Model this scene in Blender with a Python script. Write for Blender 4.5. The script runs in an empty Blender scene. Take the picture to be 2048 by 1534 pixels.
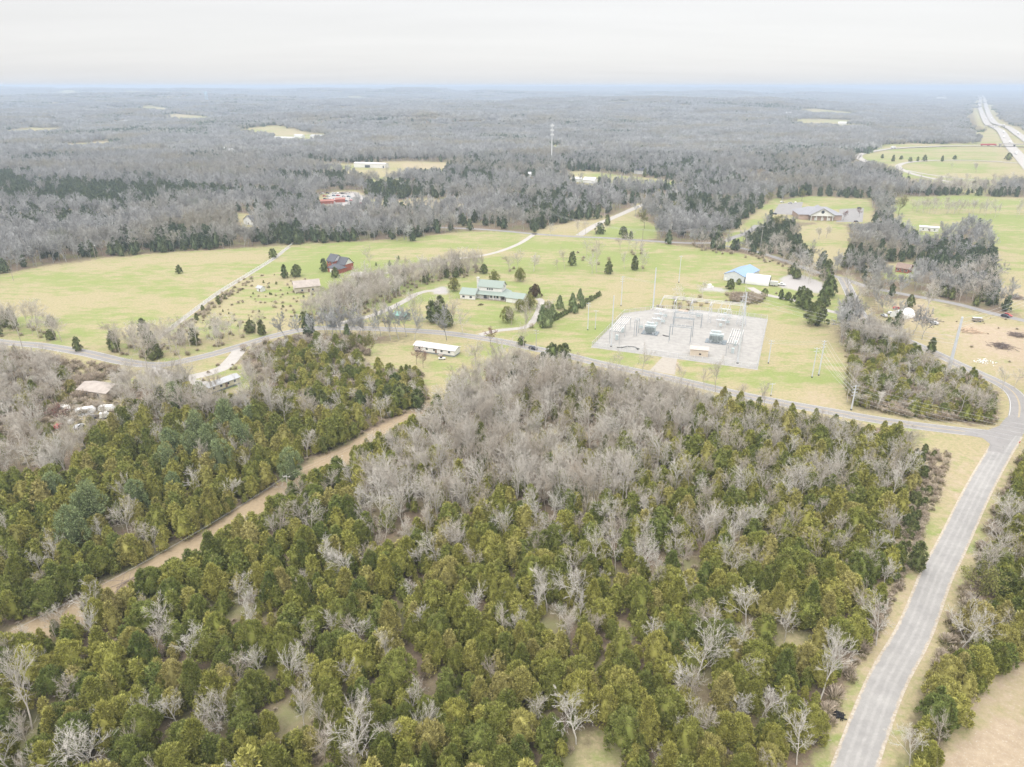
import bpy, math, random
import numpy as np
from mathutils import Vector, Matrix
random.seed(7); np.random.seed(7)
S = bpy.context.scene
COL = S.collection
R = math.radians
# ------------------------------------------------------------------ camera
H = 118.0
FPX = 1410.0
PIT = math.atan((767 - 172) / FPX)
SP, CP = math.sin(PIT), math.cos(PIT)
cam = bpy.data.cameras.new('camera'); camo = bpy.data.objects.new('camera', cam); COL.objects.link(camo)
camo.location = (0, 0, H); camo.rotation_euler = (math.pi / 2 - PIT, 0, 0)
cam.sensor_width = 36; cam.lens = 36 * FPX / 2048; cam.clip_start = 1; cam.clip_end = 90000
S.camera = camo
# ------------------------------------------------------------------ world: bright high overcast
SUN_EL, SUN_AZ = 52, 205
w = bpy.data.worlds.new('World'); S.world = w; w.use_nodes = True
nt = w.node_tree; N = nt.nodes; L = nt.links; N.clear()
out = N.new('ShaderNodeOutputWorld'); add = N.new('ShaderNodeAddShader')
b1 = N.new('ShaderNodeBackground'); b2 = N.new('ShaderNodeBackground')
sky = N.new('ShaderNodeTexSky'); sky.sky_type = 'NISHITA'; sky.sun_disc = False
sky.sun_elevation = R(SUN_EL); sky.sun_rotation = R(SUN_AZ)
hs = N.new('ShaderNodeHueSaturation'); hs.inputs['Saturation'].default_value = 0.25; L.new(sky.outputs[0], hs.inputs['Color']); L.new(hs.outputs[0], b1.inputs[0]); b1.inputs[1].default_value = 0.05
tc = N.new('ShaderNodeTexCoord'); sx = N.new('ShaderNodeSeparateXYZ'); L.new(tc.outputs['Generated'], sx.inputs[0])
gr = N.new('ShaderNodeMapRange'); gr.inputs[1].default_value = 0.12; gr.inputs[2].default_value = 1
gr.inputs[3].default_value = 0.545; gr.inputs[4].default_value = 2.9; L.new(sx.outputs[2], gr.inputs[0])
# streaky cloud deck: noise over the direction divided by (height + a little)
zz = N.new('ShaderNodeMath'); zz.operation = 'ADD'; zz.inputs[1].default_value = 0.10; L.new(sx.outputs[2], zz.inputs[0])
zm = N.new('ShaderNodeMath'); zm.operation = 'MAXIMUM'; zm.inputs[1].default_value = 0.03; L.new(zz.outputs[0], zm.inputs[0])
dv = N.new('ShaderNodeVectorMath'); dv.operation = 'DIVIDE'; L.new(tc.outputs['Generated'], dv.inputs[0]); L.new(zm.outputs[0], dv.inputs[1])
mp = N.new('ShaderNodeMapping'); mp.inputs['Scale'].default_value = (0.35, 1.1, 0.0); L.new(dv.outputs[0], mp.inputs[0])
cn = N.new('ShaderNodeTexNoise'); cn.inputs['Scale'].default_value = 1.3; cn.inputs['Detail'].default_value = 5; cn.inputs['Roughness'].default_value = 0.55
L.new(mp.outputs[0], cn.inputs['Vector'])
cr = N.new('ShaderNodeMapRange'); cr.inputs[1].default_value = 0.3; cr.inputs[2].default_value = 0.7; cr.inputs[3].default_value = 0.965; cr.inputs[4].default_value = 1.03
L.new(cn.outputs[0], cr.inputs[0])
mu = N.new('ShaderNodeMath'); mu.operation = 'MULTIPLY'; L.new(gr.outputs[0], mu.inputs[0]); L.new(cr.outputs[0], mu.inputs[1])
b2.inputs[0].default_value = (1.0, 0.98, 0.97, 1); L.new(mu.outputs[0], b2.inputs[1])
L.new(b1.outputs[0], add.inputs[0]); L.new(b2.outputs[0], add.inputs[1]); L.new(add.outputs[0], out.inputs[0])
sl = bpy.data.lights.new('sun', 'SUN'); sl.energy = 1.5; sl.angle = R(14); sl.color = (1, 0.95, 0.87)
so = bpy.data.objects.new('sun', sl); COL.objects.link(so)
_a = R(SUN_AZ)
sd = Vector((math.sin(_a) * math.cos(R(SUN_EL)), math.cos(_a) * math.cos(R(SUN_EL)), math.sin(R(SUN_EL))))
so.rotation_euler = sd.to_track_quat('Z', 'Y').to_euler(); so.location = (0, 0, 300)
vs = S.view_settings; vs.view_transform = 'Standard'; vs.look = 'None'; vs.gamma = 1; vs.use_curve_mapping = False
vs.exposure = 0.14
S.render.engine = 'CYCLES'
S.cycles.use_denoising = True; S.cycles.denoiser = 'OPENIMAGEDENOISE'; S.cycles.denoising_input_passes = 'RGB_ALBEDO_NORMAL'; S.cycles.denoising_prefilter = 'ACCURATE'
S.cycles.max_bounces = 5; S.cycles.diffuse_bounces = 2; S.cycles.glossy_bounces = 1; S.cycles.transparent_max_bounces = 12
S.cycles.transmission_bounces = 2; S.cycles.volume_bounces = 0
S.cycles.caustics_reflective = False; S.cycles.caustics_refractive = False
# ------------------------------------------------------------------ terrain and projection
def sstep(a, b, v):
    t = np.clip((v - a) / (b - a), 0, 1); return t * t * (3 - 2 * t)
_rs = np.random.RandomState(11)
_W = [(_rs.uniform(0, 2 * math.pi), lam, _rs.uniform(0, 2 * math.pi)) for lam in (620, 800, 1000, 1300, 1700, 2300, 3100, 4700)]
HILLS = []      # (x, y, sx, sy, h)
def hh(x, y):
    x = np.asarray(x, float); y = np.asarray(y, float)
    d = np.hypot(x, y); n = 0
    for th, lam, ph in _W:
        n = n + np.sin((x * math.cos(th) + y * math.sin(th)) * 2 * math.pi / lam + ph)
    n = n / 8 + 0.28
    t = x / np.maximum(d, 1)
    right = 1 - 0.94 * sstep(0.30, 0.50, t) * sstep(1300, 1800, d)
    amp = 92 * sstep(1300, 4200, d)
    z = np.clip(n, -0.1, .46) * amp * right * (0.75 + 0.5 * sstep(9000, 16000, d))
    for hx, hy, ax, ay, h in HILLS:
        z = z + h * np.exp(-((x - hx) / ax) ** 2 - ((y - hy) / ay) ** 2)
    z = z * sstep(1250, 1600, d)
    cap = np.where(d > 8600, 84.0, 98.0); z = np.where(z > cap - 20, cap - 20 + 20 * np.tanh((z - cap + 20) / 20), z)
    return z
HILLS += [(-350, 2350, 620, 220, 24), (-4200, 8300, 2300, 800, 78), (-1300, 8000, 1300, 700, 66), (-2600, 5200, 1100, 420, 36), (-6500, 9500, 1500, 900, 50), (2200, 7600, 1800, 600, 40), (900, 4100, 900, 500, 26),
          (3200, 14000, 4500, 1500, 40), (-900, 15500, 3800, 1500, 35)]
def farclear(x, y):   # farm clearings scattered through the distant woods
    d = np.hypot(x, y); v = np.sin(x / 210 + 1.3 * np.sin(y / 390)) * np.sin(y / 260 + 1.7 * np.sin(x / 330) + 2) + .35 * np.sin(x / 97 + y / 143)
    return (v > .93) & (d > 1500)
def P(x, y, z=0.0):
    x = np.asarray(x, float); y = np.asarray(y, float)
    zc = y * CP + (H - z) * SP; yc = y * SP - (H - z) * CP
    zs = np.maximum(zc, 1.0)
    return 1024 + FPX * x / zs, 767 - FPX * yc / zs, zc
def GZ(px, py, z=0.0):
    a = (px - 1024) / FPX; b = (767 - py) / FPX
    dy = CP + b * SP; dz = -SP + b * CP
    t = (z - H) / dz
    return Vector((a * t, dy * t, z))
def G(px, py):
    a = (px - 1024) / FPX; b = (767 - py) / FPX
    dy = CP + b * SP; dz = min(-SP + b * CP, -0.0005)
    t0 = H / -dz
    if math.hypot(a, dy) * t0 < 1250: return GZ(px, py)
    t = 1000.0
    while t < 60000:
        if H + dz * t < float(hh(a * t, dy * t)): break
        t *= 1.004
    return Vector((a * t, dy * t, float(hh(a * t, dy * t))))
# ------------------------------------------------------------------ object helpers
def tag(o, label, cat=None, group=None, kind=None):
    if label: o['label'] = label
    if cat: o['category'] = cat
    if group: o['group'] = group
    if kind: o['kind'] = kind
    return o
def thing(name, label, cat, loc=(0, 0, 0), rz=0.0, group=None):
    o = bpy.data.objects.new(name, None); COL.objects.link(o); o.empty_display_size = 0.5
    o.location = loc; o.rotation_euler = (0, 0, rz)
    return tag(o, label, cat, group)
class MB:
    def __init__(s): s.v = []; s.f = []
    def add(s, vs, fs):
        n = len(s.v); s.v += [tuple(v) for v in vs]; s.f += [tuple(i + n for i in f) for f in fs]; return s
    def box(s, x0, x1, y0, y1, z0, z1):
        return s.add([(x0,y0,z0),(x1,y0,z0),(x1,y1,z0),(x0,y1,z0),(x0,y0,z1),(x1,y0,z1),(x1,y1,z1),(x0,y1,z1)],
                     [(0,3,2,1),(4,5,6,7),(0,1,5,4),(1,2,6,5),(2,3,7,6),(3,0,4,7)])
    def tube(s, p, q, r0, r1=None, n=6, cap=True):
        r1 = r0 if r1 is None else r1
        p = Vector(p); q = Vector(q); d = (q - p).normalized()
        a = d.orthogonal().normalized(); b = d.cross(a)
        vs = []
        for c, r in ((p, r0), (q, r1)):
            for k in range(n):
                t = 2 * math.pi * k / n; vs.append(c + (a * math.cos(t) + b * math.sin(t)) * r)
        fs = [(k, (k + 1) % n, n + (k + 1) % n, n + k) for k in range(n)]
        if cap: fs += [tuple(range(n - 1, -1, -1)), tuple(range(n, 2 * n))]
        return s.add(vs, fs)
    def prism(s, prof, x0, x1, axis='x'):   # profile [(u,z)] extruded along x (or y)
        n = len(prof)
        if axis == 'x': vs = [(x0, u, z) for u, z in prof] + [(x1, u, z) for u, z in prof]
        else: vs = [(u, x0, z) for u, z in prof] + [(u, x1, z) for u, z in prof]
        return s.add(vs, [(k, (k + 1) % n, n + (k + 1) % n, n + k) for k in range(n)] + [tuple(range(n - 1, -1, -1)), tuple(range(n, 2 * n))])
    def build(s, name, m, parent=None, loc=None, smooth=False):
        me = bpy.data.meshes.new(name); me.from_pydata(s.v, [], s.f); me.update()
        if smooth: me.polygons.foreach_set('use_smooth', [True] * len(me.polygons))
        me.materials.append(m)
        o = bpy.data.objects.new(name, me); COL.objects.link(o)
        if parent: o.parent = parent
        if loc is not None: o.location = loc
        return o
def copy_tree(o, parent=None):
    c = o.copy(); COL.objects.link(c); c.parent = parent
    for ch in o.children: copy_tree(ch, c)
    return c
# ------------------------------------------------------------------ materials
def newmat(name, rough=0.9, spec=0.2, metal=0.0):
    m = bpy.data.materials.new(name); m.use_nodes = True
    b = m.node_tree.nodes['Principled BSDF']
    b.inputs['Roughness'].default_value = rough; b.inputs['Specular IOR Level'].default_value = spec; b.inputs['Metallic'].default_value = metal
    return m, m.node_tree.nodes, m.node_tree.links, b
def noise(n, l, scale, detail=3, rough=0.55, vec=None, lo=0.35, hi=0.65, a=0.0, b=1.0):
    t = n.new('ShaderNodeTexNoise'); t.inputs['Scale'].default_value = scale; t.inputs['Detail'].default_value = detail; t.inputs['Roughness'].default_value = rough
    if vec is not None: l.new(vec, t.inputs['Vector'])
    r = n.new('ShaderNodeMapRange'); r.inputs[1].default_value = lo; r.inputs[2].default_value = hi; r.inputs[3].default_value = a; r.inputs[4].default_value = b
    l.new(t.outputs[0], r.inputs[0]); return r.outputs[0]
def mixc(n, l, f, a, b, mode='MIX'):
    x = n.new('ShaderNodeMix'); x.data_type = 'RGBA'; x.blend_type = mode
    for s, v in ((x.inputs[0], f), (x.inputs[6], a), (x.inputs[7], b)):
        if hasattr(v, 'is_output'): l.new(v, s)
        elif isinstance(v, (int, float)): s.default_value = v
        else: s.default_value = (*v, 1)
    return x.outputs[2]
def worn(name, c, var=0.15, scale=0.6, rough=0.85, spec=0.2, metal=0.0, c2=None):
    m, n, l, b = newmat(name, rough, spec, metal)
    g = n.new('ShaderNodeNewGeometry')
    c2 = c2 or tuple(v * (1 - 2 * var) for v in c)
    f = noise(n, l, scale, 6, 0.65, g.outputs['Position'], 0.3, 0.7)
    l.new(mixc(n, l, f, c, c2), b.inputs['Base Color']); return m
def stripes(name, c, c2, period, axis=0, rough=0.6, metal=0.0, width=0.5, coord='Object'):
    m, n, l, b = newmat(name, rough, 0.3, metal)
    t = n.new('ShaderNodeTexCoord'); s = n.new('ShaderNodeSeparateXYZ'); l.new(t.outputs[coord], s.inputs[0])
    a = n.new('ShaderNodeMath'); a.operation = 'MULTIPLY'; a.inputs[1].default_value = 1 / period; l.new(s.outputs[axis], a.inputs[0])
    fr = n.new('ShaderNodeMath'); fr.operation = 'FRACT'; l.new(a.outputs[0], fr.inputs[0])
    gt = n.new('ShaderNodeMath'); gt.operation = 'GREATER_THAN'; gt.inputs[1].default_value = width; l.new(fr.outputs[0], gt.inputs[0])
    g = n.new('ShaderNodeNewGeometry'); f2 = noise(n, l, 0.7, 5, 0.6, g.outputs['Position'])
    base = mixc(n, l, gt.outputs[0], c, c2)
    dk = mixc(n, l, 0.16, base, (0.25, 0.22, 0.18))
    l.new(mixc(n, l, f2, base, dk), b.inputs['Base Color']); return m
# ------------------------------------------------------------------ foliage and bark materials
def barkmat(name, ca, cb, inst=False, far=False):
    m, n, l, b = newmat(name, 0.9, 0.1)
    oi = n.new('ShaderNodeObjectInfo'); g = n.new('ShaderNodeNewGeometry')
    if inst: f = oi.outputs['Random']
    else:
        sc = n.new('ShaderNodeSeparateColor'); l.new(oi.outputs['Color'], sc.inputs[0]); f = sc.outputs[0]
    base = mixc(n, l, f, ca, cb)
    base = mixc(n, l, noise(n, l, 0.9, 4, 0.6, g.outputs['Position'], 0.35, 0.7, 0, 0.45), base, tuple(v * 0.6 for v in cb))
    if far:
        base = mixc(n, l, noise(n, l, 0.075, 3, 0.6, g.outputs['Position'], 0.42, 0.62, 0, 0.65), base, tuple(v * 0.52 for v in cb))
        base = mixc(n, l, noise(n, l, 0.006, 3, 0.6, g.outputs['Position'], 0.50, 0.66, 0, 0.55), base, (.36, .31, .19))
        base = mixc(n, l, noise(n, l, 0.018, 3, 0.6, g.outputs['Position'], 0.60, 0.68, 0, 0.5), base, (.20, .22, .14))
    l.new(base, b.inputs['Base Color']); return m
def leafmat(name, ca, cb, cc, inst=False, jitter=0.62, big=0.35, cd=None):
    """ca-cb: the range from tree to tree; cc: dry/brown clusters inside a crown"""
    m, n, l, b = newmat(name, 0.85, 0.12)
    oi = n.new('ShaderNodeObjectInfo'); g = n.new('ShaderNodeNewGeometry')
    if inst: f = oi.outputs['Random']
    else:
        sc = n.new('ShaderNodeSeparateColor'); l.new(oi.outputs['Color'], sc.inputs[0]); f = sc.outputs[0]
    base = mixc(n, l, f, ca, cb)
    if cd:
        rp = n.new('ShaderNodeValToRGB'); e = rp.color_ramp.elements; e[0].position = 0; e[0].color = (*cd[0], 1); e[1].position = 1; e[1].color = (*cd[3], 1)
        for ps_, c_ in ((.38, cd[1]), (.75, cd[2])): q = e.new(ps_); q.color = (*c_, 1)
        l.new(f, rp.inputs[0]); base = rp.outputs[0]
    base = mixc(n, l, noise(n, l, 0.012, 2, 0.5, g.outputs['Position'], 0.35, 0.65, 0, big), base, tuple(v * 0.8 for v in cb))
    base = mixc(n, l, noise(n, l, 0.75, 3, 0.6, g.outputs['Position'], 0.52, 0.75, 0, 0.7), base, cc)
    v = n.new('ShaderNodeMapRange'); v.inputs[3].default_value = 1 - jitter; v.inputs[4].default_value = 1 + jitter * 0.7
    l.new(g.outputs['Random Per Island'], v.inputs[0])
    h = n.new('ShaderNodeHueSaturation'); l.new(base, h.inputs['Color']); l.new(v.outputs[0], h.inputs['Value'])
    l.new(h.outputs[0], b.inputs['Base Color'])
    return m
CED = dict(ca=(0.150, 0.172, 0.042), cb=(0.285, 0.275, 0.080), cc=(0.30, 0.27, 0.12), jitter=0.5, cd=[(.140,.180,.048), (.235,.255,.060), (.355,.345,.085), (.385,.34,.13)])
M_CED = leafmat('cedar_foliage', **CED); M_CEDI = leafmat('cedar_foliage_scattered', inst=True, **CED)
M_EVF = leafmat('distant_evergreen_foliage', (0.09, 0.13, 0.07), (0.14, 0.17, 0.085), (0.18, 0.17, 0.11), True)
M_PIN = leafmat('pine_foliage', (0.20, 0.255, 0.115), (0.25, 0.30, 0.14), (0.28, 0.29, 0.15))
M_PINI = leafmat('pine_foliage_scattered', (0.06, 0.105, 0.05), (0.09, 0.14, 0.065), (0.10, 0.11, 0.06), True)
M_DKC = leafmat('dark_cedar_foliage', (0.105, 0.145, 0.055), (0.18, 0.20, 0.072), (0.21, 0.18, 0.095))
M_YEL = leafmat('young_leaf_foliage', (0.22, 0.24, 0.055), (0.26, 0.25, 0.09), (0.25, 0.20, 0.10))
M_RED = leafmat('red_bud_foliage', (0.26, 0.12, 0.10), (0.30, 0.17, 0.13), (0.22, 0.14, 0.10))
M_MAG = leafmat('bronze_leaf_foliage', (0.11, 0.07, 0.035), (0.09, 0.09, 0.04), (0.16, 0.09, 0.05))
M_BUSH = leafmat('undergrowth_foliage', (0.24, 0.235, 0.10), (0.34, 0.29, 0.18), (0.30, 0.24, 0.16), True); M_TWIG = barkmat('shrub_twigs', (0.50, 0.43, 0.34), (0.38, 0.31, 0.24), True)
M_BARK = barkmat('grey_bark', (0.63, 0.60, 0.545), (0.44, 0.385, 0.315)); M_BARKI = barkmat('grey_bark_scattered', (0.64, 0.61, 0.55), (0.43, 0.375, 0.305), True)
M_FARB = barkmat('distant_bark', (0.56, 0.56, 0.545), (0.365, 0.36, 0.345), True, True)
M_TRK = barkmat('dark_trunk_bark', (0.12, 0.09, 0.07), (0.16, 0.13, 0.11)); M_TRKI = barkmat('dark_trunk_bark_scattered', (0.12, 0.09, 0.07), (0.16, 0.13, 0.11), True)

def tri_mesh(name, V, F, mats, mi=None):
    me = bpy.data.meshes.new(name)
    V = np.asarray(V, np.float32); F = np.asarray(F, np.int32)
    me.vertices.add(len(V)); me.vertices.foreach_set('co', V.ravel())
    me.loops.add(F.size); me.loops.foreach_set('vertex_index', F.ravel())
    k = F.shape[1]
    me.polygons.add(len(F)); me.polygons.foreach_set('loop_start', np.arange(0, F.size, k, dtype=np.int32))
    me.polygons.foreach_set('loop_total', np.full(len(F), k, np.int32))
    for m in mats: me.materials.append(m)
    if mi is not None: me.polygons.foreach_set('material_index', np.asarray(mi, np.int32))
    me.update(calc_edges=True); me.validate(); return me
def rdir(n, rs):
    v = rs.normal(size=(n, 3)); return v / np.linalg.norm(v, axis=1)[:, None]
def nrm(v): return v / np.maximum(np.linalg.norm(v, axis=1), 1e-6)[:, None]
def leaf_tris(pos, outd, rs, ln, wd, up=0.6, rnd=0.6):
    n = len(pos); ax = nrm(outd + np.array([0, 0, up]) + rdir(n, rs) * rnd)
    sd = nrm(np.cross(ax, nrm(outd * 0.7 + rdir(n, rs))))
    ln = ln * rs.uniform(0.6, 1.4, n)[:, None]; wd = wd * rs.uniform(0.6, 1.4, n)[:, None]
    a = pos - ax * ln * 0.4 - sd * wd * 0.5; b = pos - ax * ln * 0.4 + sd * wd * 0.5; c = pos + ax * ln * 0.6
    V = np.stack([a, b, c], 1).reshape(-1, 3); F = np.arange(3 * n).reshape(-1, 3)
    return V, F
def core(prof, rs, nseg=9, k=0.7):
    """closed lumpy body of revolution from profile [(r,z)]"""
    V = []; F = []
    for r, z in prof:
        for j in range(nseg):
            a = 2 * math.pi * j / nseg; q = r * k * rs.uniform(0.8, 1.15); V.append((q * math.cos(a), q * math.sin(a), z))
    for i in range(len(prof) - 1):
        for j in range(nseg):
            a, b = i * nseg + j, i * nseg + (j + 1) % nseg; F += [(a, b, b + nseg), (a, b + nseg, a + nseg)]
    return np.array(V), np.array(F)
def crown_mesh(name, seed, ntri, nlobe, hgt, rad, mat, z0=0.9, pw=0.6, lobe=0.95, leaf=(0.5, 0.3), up=0.7, corek=0.66, belly=0.16):
    rs = np.random.RandomState(seed)
    t = (np.arange(nlobe) + rs.uniform(0, 1, nlobe)) / nlobe; t = t ** 1.05
    prof = lambda t: rad * np.minimum(1, (t / belly + 0.35)) * (1 - t) ** pw
    ang = np.arange(nlobe) * 2.399 + rs.uniform(-.5, .5, nlobe)
    rr = np.maximum(prof(t) - lobe * 0.5, 0) * rs.uniform(0.8, 1.12, nlobe)
    C = np.stack([rr * np.cos(ang), rr * np.sin(ang), z0 + t * (hgt - z0 - lobe * 0.3)], 1)
    lr = lobe * rs.uniform(0.7, 1.3, nlobe)
    li = rs.randint(0, nlobe, ntri)
    ax = C[li] * np.array([1, 1, 0.0]); ax = nrm(ax + 1e-3)
    d = nrm(rdir(ntri, rs) + ax * 0.6 + np.array([0, 0, 0.35]))
    pos = C[li] + d * (lr[li] * rs.uniform(0.55, 1.1, ntri))[:, None] * np.array([1, 1, 1.15])
    V, F = leaf_tris(pos, d, rs, leaf[0], leaf[1], up)
    ts = np.linspace(0, 1, 7)
    cv, cf = core([(max(float(prof(q)), 0.05) if q < 1 else 0.05, z0 + q * (hgt - z0) * 0.92) for q in ts], rs, 8, corek)
    if corek > 0: V, F = np.vstack([V, cv]), np.vstack([F, cf + len(V)])
    return tri_mesh(name, V, F, [mat])
def segs_mesh(name, segs, mats, mi=None, nside=3):
    V = []; F = []; M = []
    for i, (p, q, r0, r1) in enumerate(segs):
        d = q - p; ln = np.linalg.norm(d); d = d / max(ln, 1e-6)
        a = np.cross(d, (0.31, 0.87, 0.38)); a /= np.linalg.norm(a); b = np.cross(d, a); n0 = len(V)
        for k in range(nside):
            t = 2 * math.pi * k / nside; o = a * math.cos(t) + b * math.sin(t); V.append(p + o * r0); V.append(q + o * r1)
        for k in range(nside):
            j = (k + 1) % nside; F += [(n0 + 2 * k, n0 + 2 * j, n0 + 2 * j + 1), (n0 + 2 * k, n0 + 2 * j + 1, n0 + 2 * k + 1)]
    return tri_mesh(name, V, F, mats)
def bare_segs(seed, hgt=13.0, levels=4, nb=(8, 5, 5, 4), spread=1.0, r=0.16, twig=0.022, minr=0.0):
    rs = np.random.RandomState(seed); out = []
    def grow(p, d, ln, r, lv, ns, z_att):
        pts = [p]; q = p; dd = d
        for k in range(ns):
            dd = dd + rs.normal(size=3) * (0.10 if lv == 0 else 0.2) + np.array([0, 0, 0.10 if lv else 0.02]); dd /= np.linalg.norm(dd)
            q2 = q + dd * ln / ns; ra = r * (1 - 0.75 * k / ns); rb = r * (1 - 0.75 * (k + 1) / ns)
            out.append((q, q2, max(ra, minr), max(rb, minr * 0.8), lv)); q = q2; pts.append(q)
        if lv < levels - 0 and lv < len(nb):
            n = nb[lv]
            for j in range(n):
                f = z_att + (1 - z_att) * (j + rs.uniform(0.1, 0.9)) / n; k = min(int(f * ns), ns - 1); u = f * ns - k
                base = pts[k] * (1 - u) + pts[k + 1] * u
                loc = pts[k + 1] - pts[k]; loc = loc / np.linalg.norm(loc)
                sdv = np.cross(loc, rdir(1, rs)[0]); sdv /= np.linalg.norm(sdv)
                k1 = rs.uniform(0.45, 0.85) * spread; nd = loc * (1 - 0.15 * k1) + sdv * k1; nd /= np.linalg.norm(nd)
                sc = (0.62 if lv == 0 else 0.55) * rs.uniform(0.7, 1.2) * (1.15 - 0.45 * f)
                grow(base, nd, ln * sc, max(r * 0.5 * (1.15 - 0.5 * f), twig), lv + 1, (3 if lv == 0 else 2 if lv == 1 else 1), 0.12)
    grow(np.zeros(3), np.array([0.03, 0.02, 1.0]), hgt * 0.78, r, 0, 5, 0.36)
    return out
def leafy_from(segs, rs, n, ln, wd):
    tips = np.array([s[1] for s in segs if s[4] >= 2]); c = tips[rs.randint(0, len(tips), n)] + rs.normal(size=(n, 3)) * 0.28
    return leaf_tris(c, nrm(c - np.array([0, 0, 5.0])), rs, ln, wd, 0.3, 1.0)

KINDS = {}     # kind -> list of (trunk mesh, crown mesh)
TR = {}        # kind -> combined scatter meshes
def reg(kind, trunk, crown): KINDS.setdefault(kind, []).append((trunk, crown))
def trunk_mesh(name, seed, h, r, mat, stubs=5):
    rs = np.random.RandomState(seed); sg = []
    p = np.zeros(3)
    for k in range(4):
        q = np.array([rs.normal() * 0.12, rs.normal() * 0.12, h * (k + 1) / 4]); sg.append((p, q, r * (1 - k * 0.2), r * (1 - (k + 1) * 0.2))); p = q
    for k in range(stubs):
        z = h * rs.uniform(0.12, 0.6); a = rs.uniform(0, 6.28); L_ = rs.uniform(0.8, 1.9)
        sg.append((np.array([0, 0, z]), np.array([L_ * math.cos(a), L_ * math.sin(a), z + L_ * 0.5]), r * 0.35, 0.02))
    return segs_mesh(name, sg, [mat], nside=5)
NC = 9
for i in range(NC):
    hgt = 10.0 * [1, 1.12, .9, 1.05, .95, 1.2, .85, 1.1, 1.0][i]; rad = 3.2 * [1, .85, 1.12, 1.2, .9, .8, 1.15, 1.0, 1.25][i]; pw = [.46, .58, .38, .42, .50, .64, .36, .48, .40][i]
    cr_ = crown_mesh('cedar_crown', 100 + i, 6000, 52, hgt, rad, M_CED, z0=1.5 if i % 3 else 2.6, pw=pw, lobe=.82, leaf=(0.44, 0.20), up=1.0, corek=.6)
    tk = trunk_mesh('cedar_trunk', 150 + i, hgt * 0.85, 0.17, M_TRK)
    reg('cedar', tk, cr_)
    # second look of the same crown for pale and dark trees
for i in range(5):
    hgt = 9.5 * [1, 1.1, .9, 1.0, 1.15][i]; rad = 3.0 * [1, .8, 1.15, 1.25, .9][i]
    reg('dark_cedar', trunk_mesh('cedar_trunk', 250 + i, hgt * 0.8, 0.17, M_TRK), crown_mesh('dark_crown', 200 + i, 2600, 24, hgt, rad, M_DKC, z0=0.7, pw=[.40, .46, .38, .34, .42][i], lobe=.9, leaf=(0.5, 0.3)))
for i in range(4):
    reg('pine', trunk_mesh('pine_trunk', 350 + i, 12.5, 0.2, M_TRK), crown_mesh('pine_crown', 300 + i, 3400, 17, 14.0, 3.6 + 0.3 * i, M_PIN, z0=5.0 - i * 0.8, pw=0.42, lobe=1.55, leaf=(0.6, 0.2), up=0.25, corek=0.5))
BSEG = []
for i in range(7):
    sg = bare_segs(400 + i, hgt=[13, 14, 12, 14.5, 11, 13, 12][i], spread=[1, .8, 1.2, .9, 1.3, .7, 1.1][i], nb=(9, 5, 5, 5), r=0.17)
    BSEG.append(sg)
    reg('bare', segs_mesh('bare_trunk', [s[:4] for s in sg if s[4] == 0], [M_BARK], nside=6), segs_mesh('bare_branches', [s[:4] for s in sg if s[4] > 0], [M_BARK]))
for i in range(3):   # wide, open-grown
    sg = bare_segs(440 + i, hgt=11, spread=1.5, nb=(12, 6, 5, 5), r=0.24)
    reg('wide_bare', segs_mesh('bare_trunk', [s[:4] for s in sg if s[4] == 0], [M_BARK], nside=6), segs_mesh('bare_branches', [s[:4] for s in sg if s[4] > 0], [M_BARK]))
for i in range(3):
    rs = np.random.RandomState(500 + i); sg = BSEG[i]
    def withleaves(mat, n=2600, ln=0.34, wd=0.22):
        tw = segs_mesh('tmp', [s[:4] for s in sg if s[4] > 0], [M_TRK]); V = np.array([v.co[:] for v in tw.vertices]); F = np.array([p.vertices[:] for p in tw.polygons])
        lv, lf = leafy_from(sg, rs, n, ln, wd)
        return tri_mesh('leafing_crown', np.vstack([V, lv]), np.vstack([F, lf + len(V)]), [M_TRK, mat], [0] * len(F) + [1] * len(lf))
    tk = segs_mesh('leafing_trunk', [s[:4] for s in sg if s[4] == 0], [M_TRK], nside=6)
    reg('leafing', tk, withleaves(M_YEL)); reg('redbud', tk, withleaves(M_RED, 1100))
    reg('round_leafing', trunk_mesh('leafing_trunk', 560 + i, 5, 0.2, M_TRK), crown_mesh('round_crown', 540 + i, 3400, 30, 8.5, 4.2, M_YEL, z0=1.3, pw=0.36, lobe=1.3, leaf=(0.4, 0.24), up=0.5, corek=0.45, belly=0.3))
    reg('bronze', trunk_mesh('bronze_trunk', 580 + i, 4, 0.2, M_TRK), crown_mesh('bronze_crown', 570 + i, 2600, 24, 7.5, 4.6, M_MAG, z0=0.6, pw=0.45, lobe=1.3, leaf=(0.5, 0.35), corek=0.6))
def comb(name, parts, mats):
    """join triangle meshes into one scatter mesh with given material per piece"""
    Vs = []; Fs = []; Ms = []; n = 0
    for me, k in parts:
        V = np.empty(len(me.vertices) * 3, np.float32); me.vertices.foreach_get('co', V); F = np.empty(len(me.loops), np.int32); me.loops.foreach_get('vertex_index', F)
        Vs.append(V.reshape(-1, 3)); Fs.append(F.reshape(-1, 3) + n); Ms += [k] * (len(F) // 3); n += len(V) // 3
    return tri_mesh(name, np.vstack(Vs), np.vstack(Fs), mats, Ms)
TR['cedar'] = [comb('cedar_scatter', [(crown_mesh('c', 600 + i, 1500, 24, 10 + (i % 3), 2.7 + 0.25 * (i % 4), M_CEDI, z0=1.6, pw=.38 + .045 * i, lobe=1.05, leaf=(0.62, 0.36)), 0), (trunk_mesh('t', 650 + i, 8.5, .16, M_TRKI, 3), 1)], [M_CEDI, M_TRKI]) for i in range(6)]
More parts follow.
